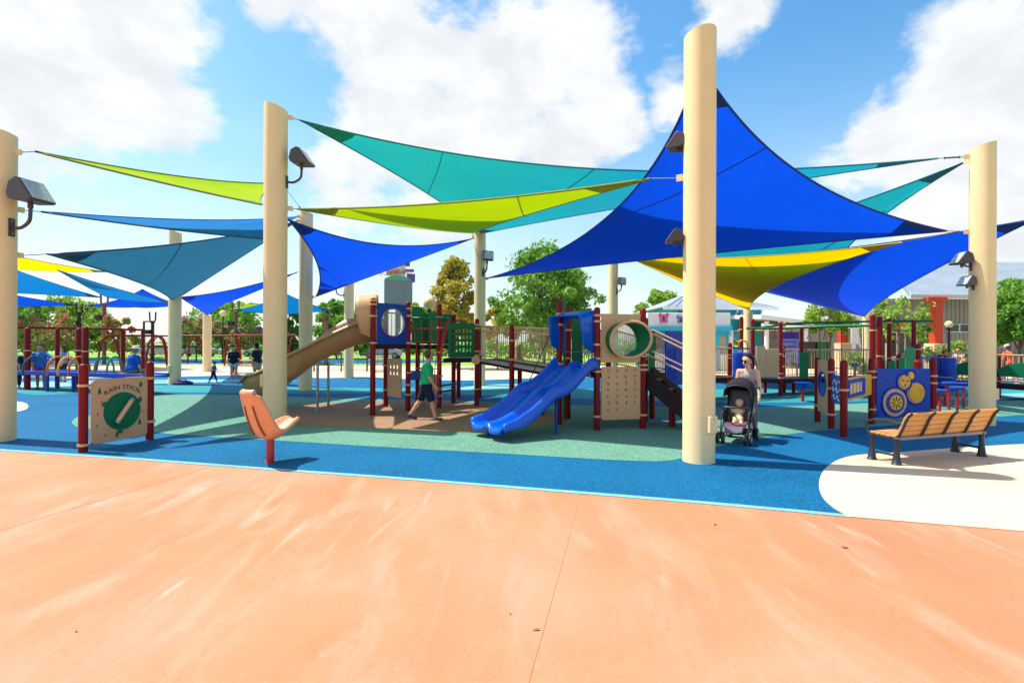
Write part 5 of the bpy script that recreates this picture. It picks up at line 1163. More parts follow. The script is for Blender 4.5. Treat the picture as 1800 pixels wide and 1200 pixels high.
# grey metal building
mbd = thing('metal_building', (0, 0, 0), 0, 'long grey metal sided building with standing seam roof and orange columns', 'building')
Ym = 36; xm0, xm1 = X(1560, 38), X(2150, Ym); ze = Z(521, Ym, 1700)
MB().box(((xm0 + xm1) / 2, Ym + 4, ze / 2), (xm1 - xm0, 4, ze)).build('wall', M_SID, mbd)
nb = 70
for k in range(nb): MB().box((xm0 + (xm1 - xm0) * k / nb, Ym + 1.97, ze / 2), (.05, .06, ze - .02)).build('wall_rib', M_SID, mbd)
ex0, ex1 = xm0 - .4, xm1; zr = ze + 4.0
rf = MB().add([(ex0, Ym - .6, ze + .05), (ex1, Ym - .6, ze + .05), (ex1, Ym + 11, zr), (ex0 + 6.5, Ym + 11, zr), (ex0, Ym - .6, ze - .1), (ex1, Ym - .6, ze - .1)], [(0, 1, 2, 3), (4, 5, 1, 0), (5, 4, 3, 2)]).build('roof', M_ROOF, mbd)
ns = 44
for k in range(ns):
    f = (k + .5) / ns; MB().bar((ex0 + (ex1 - ex0) * f, Ym - .58, ze + .09), (ex0 + 6.5 + (ex1 - ex0 - 6.5) * f, Ym + 11, zr + .04), .05, .07).build('roof_seam', M_ROOF, rf)
MB().box(((ex0 + ex1) / 2, Ym - .68, ze - .06), (ex1 - ex0, .14, .28)).build('gutter', mat('gutter_cream', '#CFC4B0', .5), rf, bevel=.03)
for px, Y in ((1482, 44), (1645, 35.6), (1880, 35.6)):
    c = X(px, Y); col = MB().box((c, Y, (ze + 1.9) / 2), (.55, .55, ze - 1.95)).build('column', M_ORC, mbd, bevel=.02)
    MB().box((c, Y, .95), (.95, .95, 1.9)).build('stone_base', M_STONE, mbd, bevel=.04); MB().box((c - .3, Y - .3, ze - .25), (1.3, .5, .28)).build('bracket', M_ORC, mbd, bevel=.02)
def window(px0, px1, py0, py1, Y=37.9, nx=1, ny=1):
    a, b = X(px0, Y), X(px1, Y); zb_, zt_ = Z(py1, Y, 1650), Z(py0, Y, 1650)
    w_ = MB().box(((a + b) / 2, Y - .02, (zb_ + zt_) / 2), (b - a, .12, zt_ - zb_)).build('window', M_WHT, mbd)
    for i in range(nx):
        for j in range(ny): MB().box((a + (b - a) * (i + .5) / nx, Y - .09, zb_ + (zt_ - zb_) * (j + .5) / ny), ((b - a) / nx - .12, .05, (zt_ - zb_) / ny - .12)).build('pane', M_WIN, w_)
window(1665, 1705, 569, 584, nx=2); window(1610, 1638, 570, 625, ny=4); window(1560, 1604, 584, 628, nx=3); window(1770, 1800, 569, 584)
MB().box((X(1585, 37.9), 37.85, Z(572, 37.9, 1585)), (2.0, .1, .6)).build('sign_board', mat('sign_mustard', '#C9862A', .5), mbd, bevel=.03)

# roof vents far off, fence, parked cars, posters
t = thing('metal_fence', (0, 0, 0), 0, 'brown metal picket fence along the path left of the tan slide', 'fence'); guardrail(t, P(552, 640, 33).to_2d(), P(690, 640, 33).to_2d(), .05, .05, 1.1, .3, M_BRZ)
for px in (552, 600, 645, 690): c = P(px, 640, 33); MB().box((c.x, c.y, .6), (.08, .08, 1.2)).build('fence_post', M_BRZ, t)
def poster(px, py, w_, h_, Y, c1, label):
    c = P(px, py, Y); t = thing('poster_sign', (c.x, Y, 0), 0, label, 'sign')
    for s_i in (-1, 1): MB().lathe([(.03, 0), (.03, c.z + h_ / 2)], (s_i * w_ * .45, .05, 0), 8).build('post', M_WHT, t)
    b = MB().box((0, 0, c.z), (w_, .05, h_)).build('board', mat('poster_pale', '#CDB6DC', .6, .2, 3, alt='#B78CC8'), t, bevel=.01); MB().box((0, -.03, c.z + h_ * .38), (w_ * .98, .02, h_ * .22)).build('board_header', mat('poster_purple', '#6A2C9A', .5), b)
    for k in range(4): MB().box((random.uniform(-.05, .05) * w_, -.028, c.z + h_ * (.18 - .16 * k)), (w_ * random.uniform(.5, .8), .008, h_ * .05)).build('print_line', mat('print_violet', '#8E5AB0', .6), b)
poster(1386, 610, 1.0, 1.5, 26, 0, 'purple and white poster board behind the walkway railing')
def car(px, py, Y, h, rz, label):
    c = P(px, py, Y); t = thing('parked_car', (c.x, Y, -.03), rz, label, 'car', 'cars parked beyond the lawn'); m = mat('car_' + h[1:], h, .25, .04, 1)
    pr = [(-2.2, .35), (-2.25, .7), (-2.0, .95), (-1.3, 1.05), (-.7, 1.5), (.9, 1.52), (1.6, 1.08), (2.15, .95), (2.25, .6), (2.2, .35)]
    b = MB().prism(pr, -.85, .85, XZ).build('body', m, t, bevel=.12, seg=3, weld=True)
    MB().prism([(-1.15, 1.06), (-.65, 1.44), (.85, 1.46), (1.42, 1.08)], -.86, .86, XZ).build('side_windows', M_WIN, b, weld=True)
    for x in (-1.4, 1.4):
        for y in (-.8, .8):
            w_ = MB().lathe([(.2, -.11), (.33, -.1), (.35, 0), (.33, .1), (.2, .11)], (x, y, .35), 18, Matrix.Rotation(R(90), 3, 'X')).build('wheel', M_BLK, t, smooth=True)
            MB().lathe([(.0, -.115), (.19, -.112), (.19, .112), (0, .115)], (x, y, .35), 14, Matrix.Rotation(R(90), 3, 'X')).build('rim', M_GALV, w_)
car(283, 625, 62, '#C9BCC0', .1, 'pale parked car beyond the lawn between the maroon swing legs'); car(345, 625, 64, '#8A8E92', 0, 'grey parked car beyond the lawn behind the short pale pole'); car(672, 625, 60, '#BFA8C8', .2, 'pale lilac parked car seen under the bubble window tower'); car(420, 625, 66, '#D8D8D6', 0, 'white parked car behind the woman in the navy shirt')
# picnic tables on the path
def picnic(px, Y, label, m=None):
    c = P(px, 640, Y); t = thing('picnic_table', (c.x, c.y, 0), R(10), label, 'table', 'picnic tables on the path'); m = m or mat('table_tan', '#C69A66', .6, .1, 3)
    MB().box((0, 0, .74), (1.8, .8, .06)).build('table_top', m, t, bevel=.02)
    for y in (-.7, .7): MB().box((0, y, .44), (1.8, .3, .05)).build('bench_seat', m, t, bevel=.015)
    for x in (-.6, .6): MB().bar((x, -.65, .4), (x, .65, .4), .06, .06).build('cross_bar', M_DARK, t); MB().tube([(x, 0, 0), (x, 0, .72)], .045, 8).build('leg', M_DARK, t)
picnic(430, 31.5, 'tan picnic table behind the woman and man in navy'); picnic(672, 34, 'tan picnic table behind the bubble window tower'); picnic(890, 36, 'tan picnic table behind the bridge'); picnic(230, 36, 'tan picnic table behind the man in the sun hat', mat('table_grey', '#B8B2AA', .6, .1, 3))
# purple bag at the pole foot
c = gp(322, 676); t = thing('bag', (c.x, c.y, .006), .2, 'purple and blue bag lying at the foot of a cream pole', 'bag')
o = MB().lathe([(.0, 0), (.3, 0), (.42, .06), (.4, .16), (.25, .27), (.1, .31), (0, .32)], n=16).build('bag_body', mat('purple_cloth', '#4A2A6E', .8, .2, 6), t, smooth='all'); o.scale = (1.0, .6, .6)
MB().tube(spline([(-.2, -.1, .15), (-.1, -.15, .24), (.1, -.15, .26), (.22, -.1, .12)], 5), .02, 6).build('strap', M_BLU, t, smooth=True)
# dry leaves and specks on the plaza
for i, (x, y) in enumerate(((943, 1107), (1257, 922), (1485, 963), (1738, 816), (1738, 877), (549, 939), (897, 1079), (134, 1110))):
    c = gp(x, y); t = MB().surf([[(-.05 + .1 * u, -.015 * math.sin(math.pi * u) , .008 + .012 * math.sin(math.pi * u)) for u in grid_pts(6, 0, 1)], [(-.05 + .1 * u, .02 * math.sin(math.pi * u), .006 + .004 * math.sin(math.pi * u)) for u in grid_pts(6, 0, 1)]]).build('dry_leaf', mat('dry_leaf', '#6A4630', .8, .2, 9), None, smooth='all')
    t.location = (c.x, c.y, .002 if i not in (3, 4) else .014); t.rotation_euler = (0, 0, i * 1.3); t.scale = [(.6,) * 3, (.6,) * 3, (.7,) * 3, (.8,) * 3, (.7,) * 3, (.3,) * 3, (.3,) * 3, (.3,) * 3][i]
    tag(t, ['pale dry leaf in the middle of the foreground pavement', 'small dark leaf scrap below the blue rubber edge', 'thin dark twig scrap on the pavement below the bench pad', 'dark twig on the bench pad below the bench', 'small twig scrap near the right edge of the bench pad', 'tiny dark speck on the left foreground pavement', 'tiny dark speck near the centre bottom pavement', 'tiny dark speck at the lower left pavement'][i], 'leaf', 'leaf scraps on the paving')
# ================================================================== people
def snet(F, org, h):
    """Naive surface nets: a smooth quad mesh round the zero level of a sampled distance field."""
    ins = F < 0; nx, ny, nz = F.shape
    c = np.zeros((nx - 1, ny - 1, nz - 1), int)
    for i in (0, 1):
        for j in (0, 1):
            for k in (0, 1): c += ins[i:nx - 1 + i, j:ny - 1 + j, k:nz - 1 + k]
    act = (c > 0) & (c < 8); idx = -np.ones(act.shape, int); ii = np.argwhere(act); idx[act] = np.arange(len(ii))
    acc = np.zeros((len(ii), 3)); cnt = np.zeros(len(ii))
    cor = [(i, j, k) for i in (0, 1) for j in (0, 1) for k in (0, 1)]
    for a in cor:
        for ax in range(3):
            if a[ax]: continue
            b = list(a); b[ax] = 1
            fa = F[ii[:, 0] + a[0], ii[:, 1] + a[1], ii[:, 2] + a[2]]; fb = F[ii[:, 0] + b[0], ii[:, 1] + b[1], ii[:, 2] + b[2]]
            m = (fa < 0) != (fb < 0); t = np.where(m, fa / np.where(m, fa - fb, 1), 0)
            p = np.tile(np.array(a, float), (len(ii), 1)); p[:, ax] += t
            acc[m] += p[m]; cnt[m] += 1
    V = (ii + acc / cnt[:, None]) * h + org; Q = []
    for ax in range(3):
        u, v = (ax + 1) % 3, (ax + 2) % 3
        sl0 = [slice(1, -1)] * 3; sl0[ax] = slice(0, -1); sl1 = list(sl0); sl1[ax] = slice(1, None)
        A = ins[tuple(sl0)]; B = ins[tuple(sl1)]; e = np.argwhere(A != B)
        off = np.ones(3, int); off[ax] = 0; e0 = e + off
        def cell(du, dv):
            q = e0.copy(); q[:, u] += du; q[:, v] += dv; return idx[q[:, 0], q[:, 1], q[:, 2]]
        q = np.stack([cell(-1, -1), cell(0, -1), cell(0, 0), cell(-1, 0)], 1)
        fl = A[tuple(e.T)] == False
        q[fl] = q[fl][:, ::-1]; Q.append(q)
    Q = np.concatenate(Q); Q = Q[(Q >= 0).all(1)]
    return V, Q
def sdf_mesh(name, caps, h, m, parent, clips=(), kk=.03):
    """caps: (a, b, ra, rb, k) tapered capsules blended smoothly; clips: half spaces (point, outward normal) cut away."""
    pts = np.array([list(c[0]) for c in caps] + [list(c[1]) for c in caps]); rm = max(max(c[2], c[3]) for c in caps) + 3 * h + .03
    lo = pts.min(0) - rm; hi = pts.max(0) + rm; n = np.ceil((hi - lo) / h).astype(int) + 1
    F = np.full(n, .2); ax = [lo[i] + h * np.arange(n[i]) for i in range(3)]
    for c in caps:
        a, b, ra, rb = np.array(c[0], float), np.array(c[1], float), c[2], c[3]; k = c[4] if len(c) > 4 else kk; mg = max(ra, rb) + k + 3 * h
        s = [slice(max(0, int((min(a[i], b[i]) - mg - lo[i]) / h)), min(n[i], int((max(a[i], b[i]) + mg - lo[i]) / h) + 2)) for i in range(3)]
        X_, Y_, Z_ = np.meshgrid(ax[0][s[0]], ax[1][s[1]], ax[2][s[2]], indexing='ij'); d = b - a; L2 = max(d @ d, 1e-9)
        t = np.clip(((X_ - a[0]) * d[0] + (Y_ - a[1]) * d[1] + (Z_ - a[2]) * d[2]) / L2, 0, 1)
        D = np.sqrt((X_ - a[0] - d[0] * t) ** 2 + (Y_ - a[1] - d[1] * t) ** 2 + (Z_ - a[2] - d[2] * t) ** 2) - (ra + (rb - ra) * t)
        G = F[tuple(s)]; hh = np.clip(.5 + .5 * (G - D) / k, 0, 1); F[tuple(s)] = G * (1 - hh) + D * hh - k * hh * (1 - hh)
    if clips:
        X_, Y_, Z_ = np.meshgrid(*ax, indexing='ij')
        for p, nn in clips: nn = np.array(nn, float); nn /= np.linalg.norm(nn); F = np.maximum(F, (X_ - p[0]) * nn[0] + (Y_ - p[1]) * nn[1] + (Z_ - p[2]) * nn[2])
    F[0], F[-1] = .2, .2; F[:, 0], F[:, -1] = .2, .2; F[:, :, 0], F[:, :, -1] = .2, .2
    V, Q = snet(F, lo, h); me = bpy.data.meshes.new(name); me.from_pydata(V.tolist(), [], Q.tolist()); me.update(); me.materials.append(m)
    for p in me.polygons: p.use_smooth = True
    o = bpy.data.objects.new(name, me); COL.objects.link(o); o.parent = parent; return o
def skin(h): return mat('skin_' + h[1:], h, .5, .06, 9, spec=.4)
def cloth(h, v=.12): return mat('cloth_' + h[1:], h, .85, v, 9, bump=.25, bs=60, spec=.2)
def person(loc, rz, height, label, pose, shirt=None, legs=None, shoes='#3A3A40', hair='#2A1E18', skinc='#C98E6C', res=.014, sleeve=.5, leglen=.45, hat=None, hairstyle='short', neck=0.0, fingers=True, girth=1.0, strap=False, name='person', glasses=False, print_=None):
    """Local frame: +x is forward, +y to the left, z up; pose gives joint angles in degrees."""
    s = height / 1.72; t = thing(name, loc, rz, label, 'person'); t.scale = (s, s, s); g = pose.get
    hipz = g('hip', .92); lean = R(g('lean', 3)); twist = R(g('twist', 0)); hip = Vector((0, 0, hipz))
    up = Vector((math.sin(lean), 0, math.cos(lean))); fwd = Vector((math.cos(lean), 0, -math.sin(lean)))
    lat = Vector((-math.sin(twist), math.cos(twist), 0))
    waist = hip + up * .16; chest = hip + up * .34; nk = hip + up * .53; G = girth
    hl = R(g('headlean', 0)); hup = (up * math.cos(hl) + fwd * math.sin(hl)).normalized()
    hy = R(g('headyaw', 0)); hf0 = (fwd * math.cos(hl) - up * math.sin(hl)); hf = (hf0 * math.cos(hy) + lat * math.sin(hy)).normalized(); hs = hup.cross(hf)
    hc = nk + hup * .155 + hf * .02
    body = [(hip + Vector((0, .06, 0)), hip - Vector((0, .06, 0)), .115 * G, .115 * G), (hip, waist, .12 * G, .112 * G), (waist, chest, .112 * G, .125 * G), (chest + lat * .08, chest - lat * .08, .105, .105), (nk - up * .09 + lat * .13, nk - up * .09 - lat * .13, .055, .055), (nk - up * .04, nk + hup * .07, .055, .05)]
    head = [(hc + hup * .035 - hf * .01, hc + hup * .04 - hf * .015, .098, .098, .02), (hc + hf * .02 - hup * .02, hc + hf * .025 - hup * .075, .075, .055, .03), (hc + hf * .098 - hup * .0, hc + hf * .115 - hup * .03, .012, .017, .012), (hc + hs * .092 - hup * .01, hc + hs * .094 - hup * .035, .016, .012, .008), (hc - hs * .092 - hup * .01, hc - hs * .094 - hup * .035, .016, .012, .008), (hc + hf * .083 - hup * .062 + hs * .02, hc + hf * .083 - hup * .062 - hs * .02, .011, .011, .01)]
    J = {}; limbs = []; fing = []
    for sd, nm in ((1, 'l'), (-1, 'r')):
        th, kn, ab = R(g('thigh_' + nm, 0)), R(g('knee_' + nm, 3)), R(g('splay', 3)) * sd
        hp = hip + Vector((0, .09 * sd, -.03)); d1 = Vector((math.sin(th), math.sin(ab), -math.cos(th))).normalized(); k_ = hp + d1 * .42
        d2 = Vector((math.sin(th - kn), math.sin(ab) * .3, -math.cos(th - kn))).normalized(); an = k_ + d2 * .41
        ft = R(g('foot_' + nm, 0)); fd = Vector((math.cos(ft), .1 * sd, math.sin(ft))).normalized(); J['hip' + nm], J['knee' + nm], J['ank' + nm], J['fd' + nm] = hp, k_, an, fd
        limbs += [(hp, k_, .088 * G, .056), (k_, k_ + d2 * .13, .053, .056), (k_ + d2 * .13, an, .056, .036), (an - Vector((0, 0, .02)), an - Vector((0, 0, .035)) + fd * .12, .034, .028)]
        sh = nk - up * .085 + lat * (.175 * sd); a1, a2, eb, ei = R(g('arm_' + nm, 0)), R(g('out_' + nm, 8)), R(g('elbow_' + nm, 12)), R(g('in_' + nm, 0))
        u1 = (fwd * math.sin(a1) * math.cos(a2) + lat * sd * math.sin(a2) - up * math.cos(a1) * math.cos(a2)).normalized(); el = sh + u1 * .28
        u2 = (fwd * math.sin(a1 + eb) * math.cos(ei) - lat * sd * math.sin(ei) - up * math.cos(a1 + eb) * math.cos(ei)).normalized(); wr = el + u2 * .25
        J['sh' + nm], J['el' + nm], J['wr' + nm], J['u2' + nm] = sh, el, wr, u2
        limbs += [(sh, el, .052, .041), (el, el + u2 * .08, .041, .040), (el + u2 * .08, wr, .040, .026)]
        pal = u2; side = (fwd - pal * fwd.dot(pal)).normalized(); bk = pal.cross(side)
        limbs += [(wr, wr + pal * .075 + side * .012, .027, .026, .015), (wr + pal * .03, wr + pal * .08 - side * .015, .022, .02, .015)]
        if fingers:
            inn = -lat * sd
            for q, (o_, ln) in enumerate(((.030, .07), (.010, .08), (-.010, .074), (-.030, .058))):
                b0 = wr + pal * .085 + side * o_; m1 = b0 + (pal + inn * .25).normalized() * ln * .55; fing += [(b0, m1, .0095, .009, .006), (m1, m1 + (pal * .8 + inn * .7).normalized() * ln * .5, .009, .0075, .006)]
            b0 = wr + pal * .03 + side * .03; m1 = b0 + (pal * .6 + side * .8).normalized() * .035; fing += [(b0, m1, .012, .0105, .006), (m1, m1 + (pal * .9 + side * .2 + inn * .3).normalized() * .03, .0105, .009, .006)]
    b = sdf_mesh('body', body + limbs + head + fing, res, skin(skinc), t)
    if shirt:
        e = .016
        cap = [(hip + Vector((0, .06, .02)), hip + Vector((0, -.06, .02)), .122 * G + e, .122 * G + e), (hip, waist, .122 * G + e, .118 * G + e), (waist, chest, .118 * G + e, .13 * G + e), (chest + lat * .08, chest - lat * .08, .108 + e, .108 + e), (nk - up * .09 + lat * .13, nk - up * .09 - lat * .13, .058 + e, .058 + e)]
        clips = [(nk - up * (.02 + neck), up), (hip - up * .10, -up)]
        if strap: cap = cap[:3] + [(chest + lat * .07, chest - lat * .07, .1 + e, .1 + e)] + [(chest + lat * .085 * q + fwd * .085 + up * .03, nk - up * .055 + lat * .115 * q + fwd * .02, .036, .044, .01) for q in (-1, 1)]
        for nm in 'lr':
            if sleeve > 0: sh, el = J['sh' + nm], J['el' + nm]; cap.append((sh, sh.lerp(el, min(1, sleeve * 1.25)), .057 + e, .052 + e))
            if sleeve > 1: cap.append((el, el.lerp(J['wr' + nm], .9), .05 + e * .6, .034 + e * .6))
        sdf_mesh('shirt', cap, res, cloth(shirt), t, clips)
        if print_:
            c = chest + fwd * (.135 + e) + up * .04; MB().box(c, (.012, .2, .035)).build('shirt_print', cloth(print_), t)
    if legs:
        e = .014; cap = [(hip + Vector((0, .06, 0)), hip - Vector((0, .06, 0)), .118 * G + e, .118 * G + e), (hip, waist - up * .04, .12 * G + e, .112 * G + e)]
        clips = [(hip + up * .1, up)]
        for nm in 'lr':
            hp, k_, an = J['hip' + nm], J['knee' + nm], J['ank' + nm]
            if leglen <= 1: cap.append((hp, hp.lerp(k_, leglen), .092 * G + e, .075 + e * 1.6))
            else: cap += [(hp, k_, .092 * G + e, .062 + e), (k_, k_.lerp(an, leglen - 1), .062 + e, .05 + e)]
        sdf_mesh('shorts' if leglen <= 1 else 'trousers', cap, res, cloth(legs), t, clips)
    if shoes:
        for nm in 'lr':
            an, fd = J['ank' + nm], J['fd' + nm]; dz = Vector((0, 0, 1))
            sdf_mesh('shoe', [(an - dz * .035 - fd * .03, an - dz * .045 + fd * .13, .042, .036), (an - dz * .01, an - dz * .03, .042, .042), (an - dz * .055 - fd * .05, an - dz * .06 + fd * .16, .026, .024)], .012, mat('shoe_' + shoes[1:], shoes, .6, .1, 9), t)
    if hair:
        hm = mat('hair_' + hair[1:], hair, .8, .3, 30, bump=.5, bs=120, spec=.15)
        cap = [(hc + hup * .05 - hf * .028, hc + hup * .03 - hf * .03, .103, .1), (hc - hf * .05 - hup * .02, hc - hf * .05 - hup * .05, .07, .06)]
        if hairstyle == 'long': cap += [(hc - hf * .06, nk - up * .06 - hf * .09, .08, .05), (hc + hs * .06 - hf * .03, hc + hs * .07 - hf * .03 - hup * .1, .045, .03), (hc - hs * .06 - hf * .03, hc - hs * .07 - hf * .03 - hup * .1, .045, .03)]
        if hairstyle == 'bun': cap += [(hc - hf * .1 - hup * .02, hc - hf * .13 - hup * .04, .05, .045)]
        if hairstyle == 'crop': cap = [(hc + hup * .045 - hf * .03, hc + hup * .02 - hf * .028, .099, .096)]
        sdf_mesh('hair', cap, .012, hm, t, [(hc + hf * (.035) + hup * .02, (hf * .9 - hup * .35))])
    if hat:
        hm = cloth(hat)
        mb = MB(); T = Matrix((hf, hs, hup)).transposed()
        mb.lathe([(.2, .055), (.2, .062), (.115, .085), (.105, .14), (.07, .165), (0, .17)] if hat != '#E8E8E8' else [(.107, .05), (.108, .09), (.085, .135), (.04, .155), (0, .16)], hc - hf * .01, 18, T).build('hat', hm, t, smooth=True)
        if hat == '#E8E8E8': MB().prism([(.07, -.07), (.19, -.05), (.21, 0), (.19, .05), (.07, .07)], .055, .065, lambda x, y, h: hc + hf * x + hs * y + hup * h).build('cap_brim', hm, t)
    em = mat('eye_dark', '#20181A', .2)
    for q in (-1, 1):
        MB().lathe([(0, -.012), (.009, -.007), (.012, 0), (.009, .007), (0, .012)], hc + hf * .088 + hs * .034 * q + hup * .012, 8).build('eye', em, t, smooth='all')
    if glasses:
        for q in (-1, 1): MB().lathe([(0, 0), (.03, .004), (.032, .012), (0, .016)], hc + hf * .094 + hs * .036 * q + hup * .01, 12, Matrix((hs, hup, hf)).transposed()).build('sunglass_lens', mat('lens_black', '#1A0F10', .1), t, smooth=True); MB().tube([hc + hf * .09 + hs * .066 * q + hup * .014, hc - hf * .0 + hs * .1 * q + hup * .01], .005, 5).build('sunglass_arm', em, t)
    t['_j'] = 0; del t['_j']
    return t, J
# man walking past the tower
c = gp(749, 738)
person((c.x, c.y, .009), R(12), 1.70, 'man in green t-shirt and navy shorts walking past the tower', dict(hip=.885, lean=4, thigh_l=-20, knee_l=16, foot_l=-20, thigh_r=18, knee_r=5, foot_r=6, arm_r=16, elbow_r=18, out_r=6, arm_l=-18, elbow_l=14, headyaw=35, twist=-8), '#1EAE6C', '#1F2340', '#3C4048', '#5A4436', '#C99472', .0105, .6, .82, hairstyle='crop', girth=1.08)
# woman with stroller
S0 = gp(1300, 776); S0 = Vector((S0.x, S0.y + .05))
SRZ = R(-80 - 90 + 0)                                # stroller faces the camera, a little to the left
fdir = Vector((math.cos(R(-124)), math.sin(R(-124))))
mpos = S0 - fdir * 0.98
person((mpos.x, mpos.y, .004), R(-116), 1.70, 'woman in grey tank top and sunglasses pushing the stroller', dict(hip=.90, lean=19, thigh_l=16, knee_l=12, thigh_r=-12, knee_r=16, foot_r=-12, arm_l=22, arm_r=22, elbow_l=22, elbow_r=22, out_l=8, out_r=8, headyaw=-38, headlean=-4), '#A89A98', '#6E6A74', '#55504E', '#2A1C16', '#E0AC8E', .0105, 0, 1.85, hairstyle='bun', neck=.03, strap=True, glasses=True)
st = thing('baby_stroller', (S0.x, S0.y, .004), R(-124), 'black and grey baby stroller with open canopy beside the tallest pole', 'stroller')
M_SF = mat('stroller_frame', '#3A3C40', .35, .08, 8, metal=.4); M_SC = cloth('#2C262A'); M_SG = cloth('#6A6472'); M_SP = cloth('#6A4A58')
for sx in (-1, 1):
    y = .24 * sx
    MB().tube(spline([(.42, y, .12), (.1, y, .46), (-.28, y, .85), (-.5, y, .99), (-.58, y, 1.0)], 5), .014, 8).build('push_frame', M_SF, st, smooth=True)
    MB().tube([(-.38, y, .12), (-.1, y, .46), (.22, y, .62)], .013, 8).build('rear_frame', M_SF, st, smooth=True)
    MB().tube([(.42, y, .14), (.34, y, .5), (.2, y, .62)], .012, 8).build('front_frame', M_SF, st, smooth=True)
    MB().tube([(-.56, y - .05, 1.0), (-.56, y + .05, 1.0)], .022, 10).build('grip', M_BLK, st, smooth=True)
    for x, dr in ((.42, .05), (-.38, .0)):
        for e_ in ((-.05, .05) if x > 0 else (-.03, .03)):
            w_ = MB().lathe([(.055, -.02), (.092, -.022), (.108, -.014), (.11, 0), (.108, .014), (.092, .022), (.055, .02)], (x, y + e_, .111), 18, Matrix.Rotation(R(90), 3, 'X')).build('wheel', M_BLK, st, smooth=True)
            MB().lathe([(0, -.024), (.06, -.02), (.06, .02), (0, .024)], (x, y + e_, .111), 14, Matrix.Rotation(R(90), 3, 'X')).build('hub', mat('hub_grey', '#B4B4B8', .4, .06, 5), w_, smooth=True)
        MB().tube([(x, y - .05, .094), (x, y + .05, .094)], .012, 6).tube([(x, y, .105), (x, y, .2)], .02, 8).build('axle', M_SF, st)
MB().tube([(.42, -.24, .15), (.42, .24, .15)], .012, 8).build('front_bar', M_SF, st, smooth=True); MB().tube([(-.38, -.24, .13), (-.38, .24, .13)], .012, 8).build('rear_bar', M_SF, st, smooth=True)
MB().tube(spline([(.2, -.25, .64), (.38, -.2, .68), (.42, 0, .69), (.38, .2, .68), (.2, .25, .64)], 5), .018, 8).build('bumper_bar', M_SF, st, smooth=True)
def pad(name, pts, w, m, th=.05):
    g = [[Vector((x, -w / 2 + w * k / 6, z + .03 * (abs(k - 3) / 3) ** 2)) for k in range(7)] for x, z in pts]; o = MB().surf(g).build(name, m, st, smooth='all'); so = o.modifiers.new('s', 'SOLIDIFY'); so.thickness = th; sb = o.modifiers.new('b', 'SUBSURF'); sb.levels = 1; sb.render_levels = 1; return o
pad('seat_cushion', ((.40, .28), (.36, .36), (.2, .38), (.02, .36), (-.06, .40)), .40, M_SP); pad('backrest', ((-.02, .38), (-.1, .56), (-.2, .8), (-.27, .98)), .40, M_SG)
pad('foot_rest', ((.40, .32), (.44, .25), (.5, .2)), .34, M_SG, .03)
for sx in (-1, 1):
    MB().prism([(.28, .36), (.30, .56), (.05, .66), (-.2, .98), (-.32, 1.0), (-.12, .55), (-.1, .36)], .215 * sx - .01, .215 * sx + .01, XZ).build('side_panel', M_SC, st, bevel=.008, weld=True)
pad('basket', ((.34, .2), (.2, .17), (-.2, .17), (-.34, .22)), .40, M_SC, .03)
g = []
for k in range(9):
    a = R(38 + 135 * k / 8); g.append([Vector((-.16 + .36 * math.cos(a), -.25 * math.cos(math.pi * q / 12) , .80 + .36 * math.sin(a) * (math.sin(math.pi * q / 12) ** .55) + .06)) for q in range(13)])
o = MB().surf(g).build('canopy', M_SC, st, smooth='all'); so = o.modifiers.new('s', 'SOLIDIFY'); so.thickness = .012
for k in (0, 4, 8): MB().tube(g[k], .011, 6).build('canopy_rib', M_SF, st, smooth=True)
# baby in the stroller
bp_ = Vector((S0.x, S0.y)) + fdir * .02
bb, _ = person((bp_.x, bp_.y, -.02), R(-124), .80, 'baby in pale yellow top lying in the stroller', dict(hip=.92, lean=-28, headlean=22, thigh_l=78, thigh_r=74, knee_l=30, knee_r=36, arm_l=55, arm_r=48, elbow_l=40, elbow_r=50, splay=16), '#D9C89A', '#C8B48A', None, None, '#DBA98C', .03, .5, .3, fingers=False, girth=1.25)
BH = MB().lathe([(0, -.155), (.09, -.14), (.15, -.07), (.17, .02), (.15, .11), (.08, .165), (0, .18)], (-.22, 0, 1.62), 20).build('bonnet_head', skin('#DBA98C'), bb, smooth='all')
# pair and toddler by the far poles
c = gp(411, 668); person((c.x, c.y, .01), R(-75), 1.66, 'woman in navy shirt with white print and pale shorts', dict(hip=.9, thigh_l=2, thigh_r=-4, out_l=16, out_r=14, headyaw=20, headlean=8), '#15182C', '#9FA8C8', '#C8C8CC', '#2A1C16', '#C48A68', .016, .6, .35, girth=1.3, print_='#C8D4E0', fingers=False, hairstyle='long')
c = gp(452, 671); person((c.x, c.y, .01), R(160), 1.76, 'man in navy shirt and khaki shorts half hidden by the tall pole', dict(hip=.92, thigh_l=4, thigh_r=-4, out_l=10), '#23233A', '#B09A7C', '#1C1C20', '#2A1C16', '#C48A68', .016, .6, .75, girth=1.2, fingers=False)
c = gp(375, 672); person((c.x, c.y, .01), R(20), .98, 'toddler in grey shirt and dark trousers stepping by the short pole', dict(hip=.86, lean=8, thigh_l=18, thigh_r=-14, knee_r=18, arm_l=30, arm_r=20, elbow_l=40, elbow_r=30), '#5A6278', '#1C2036', '#C8C0C0', '#2A1C16', '#C48A68', .022, .6, 1.7, girth=1.25, fingers=False)
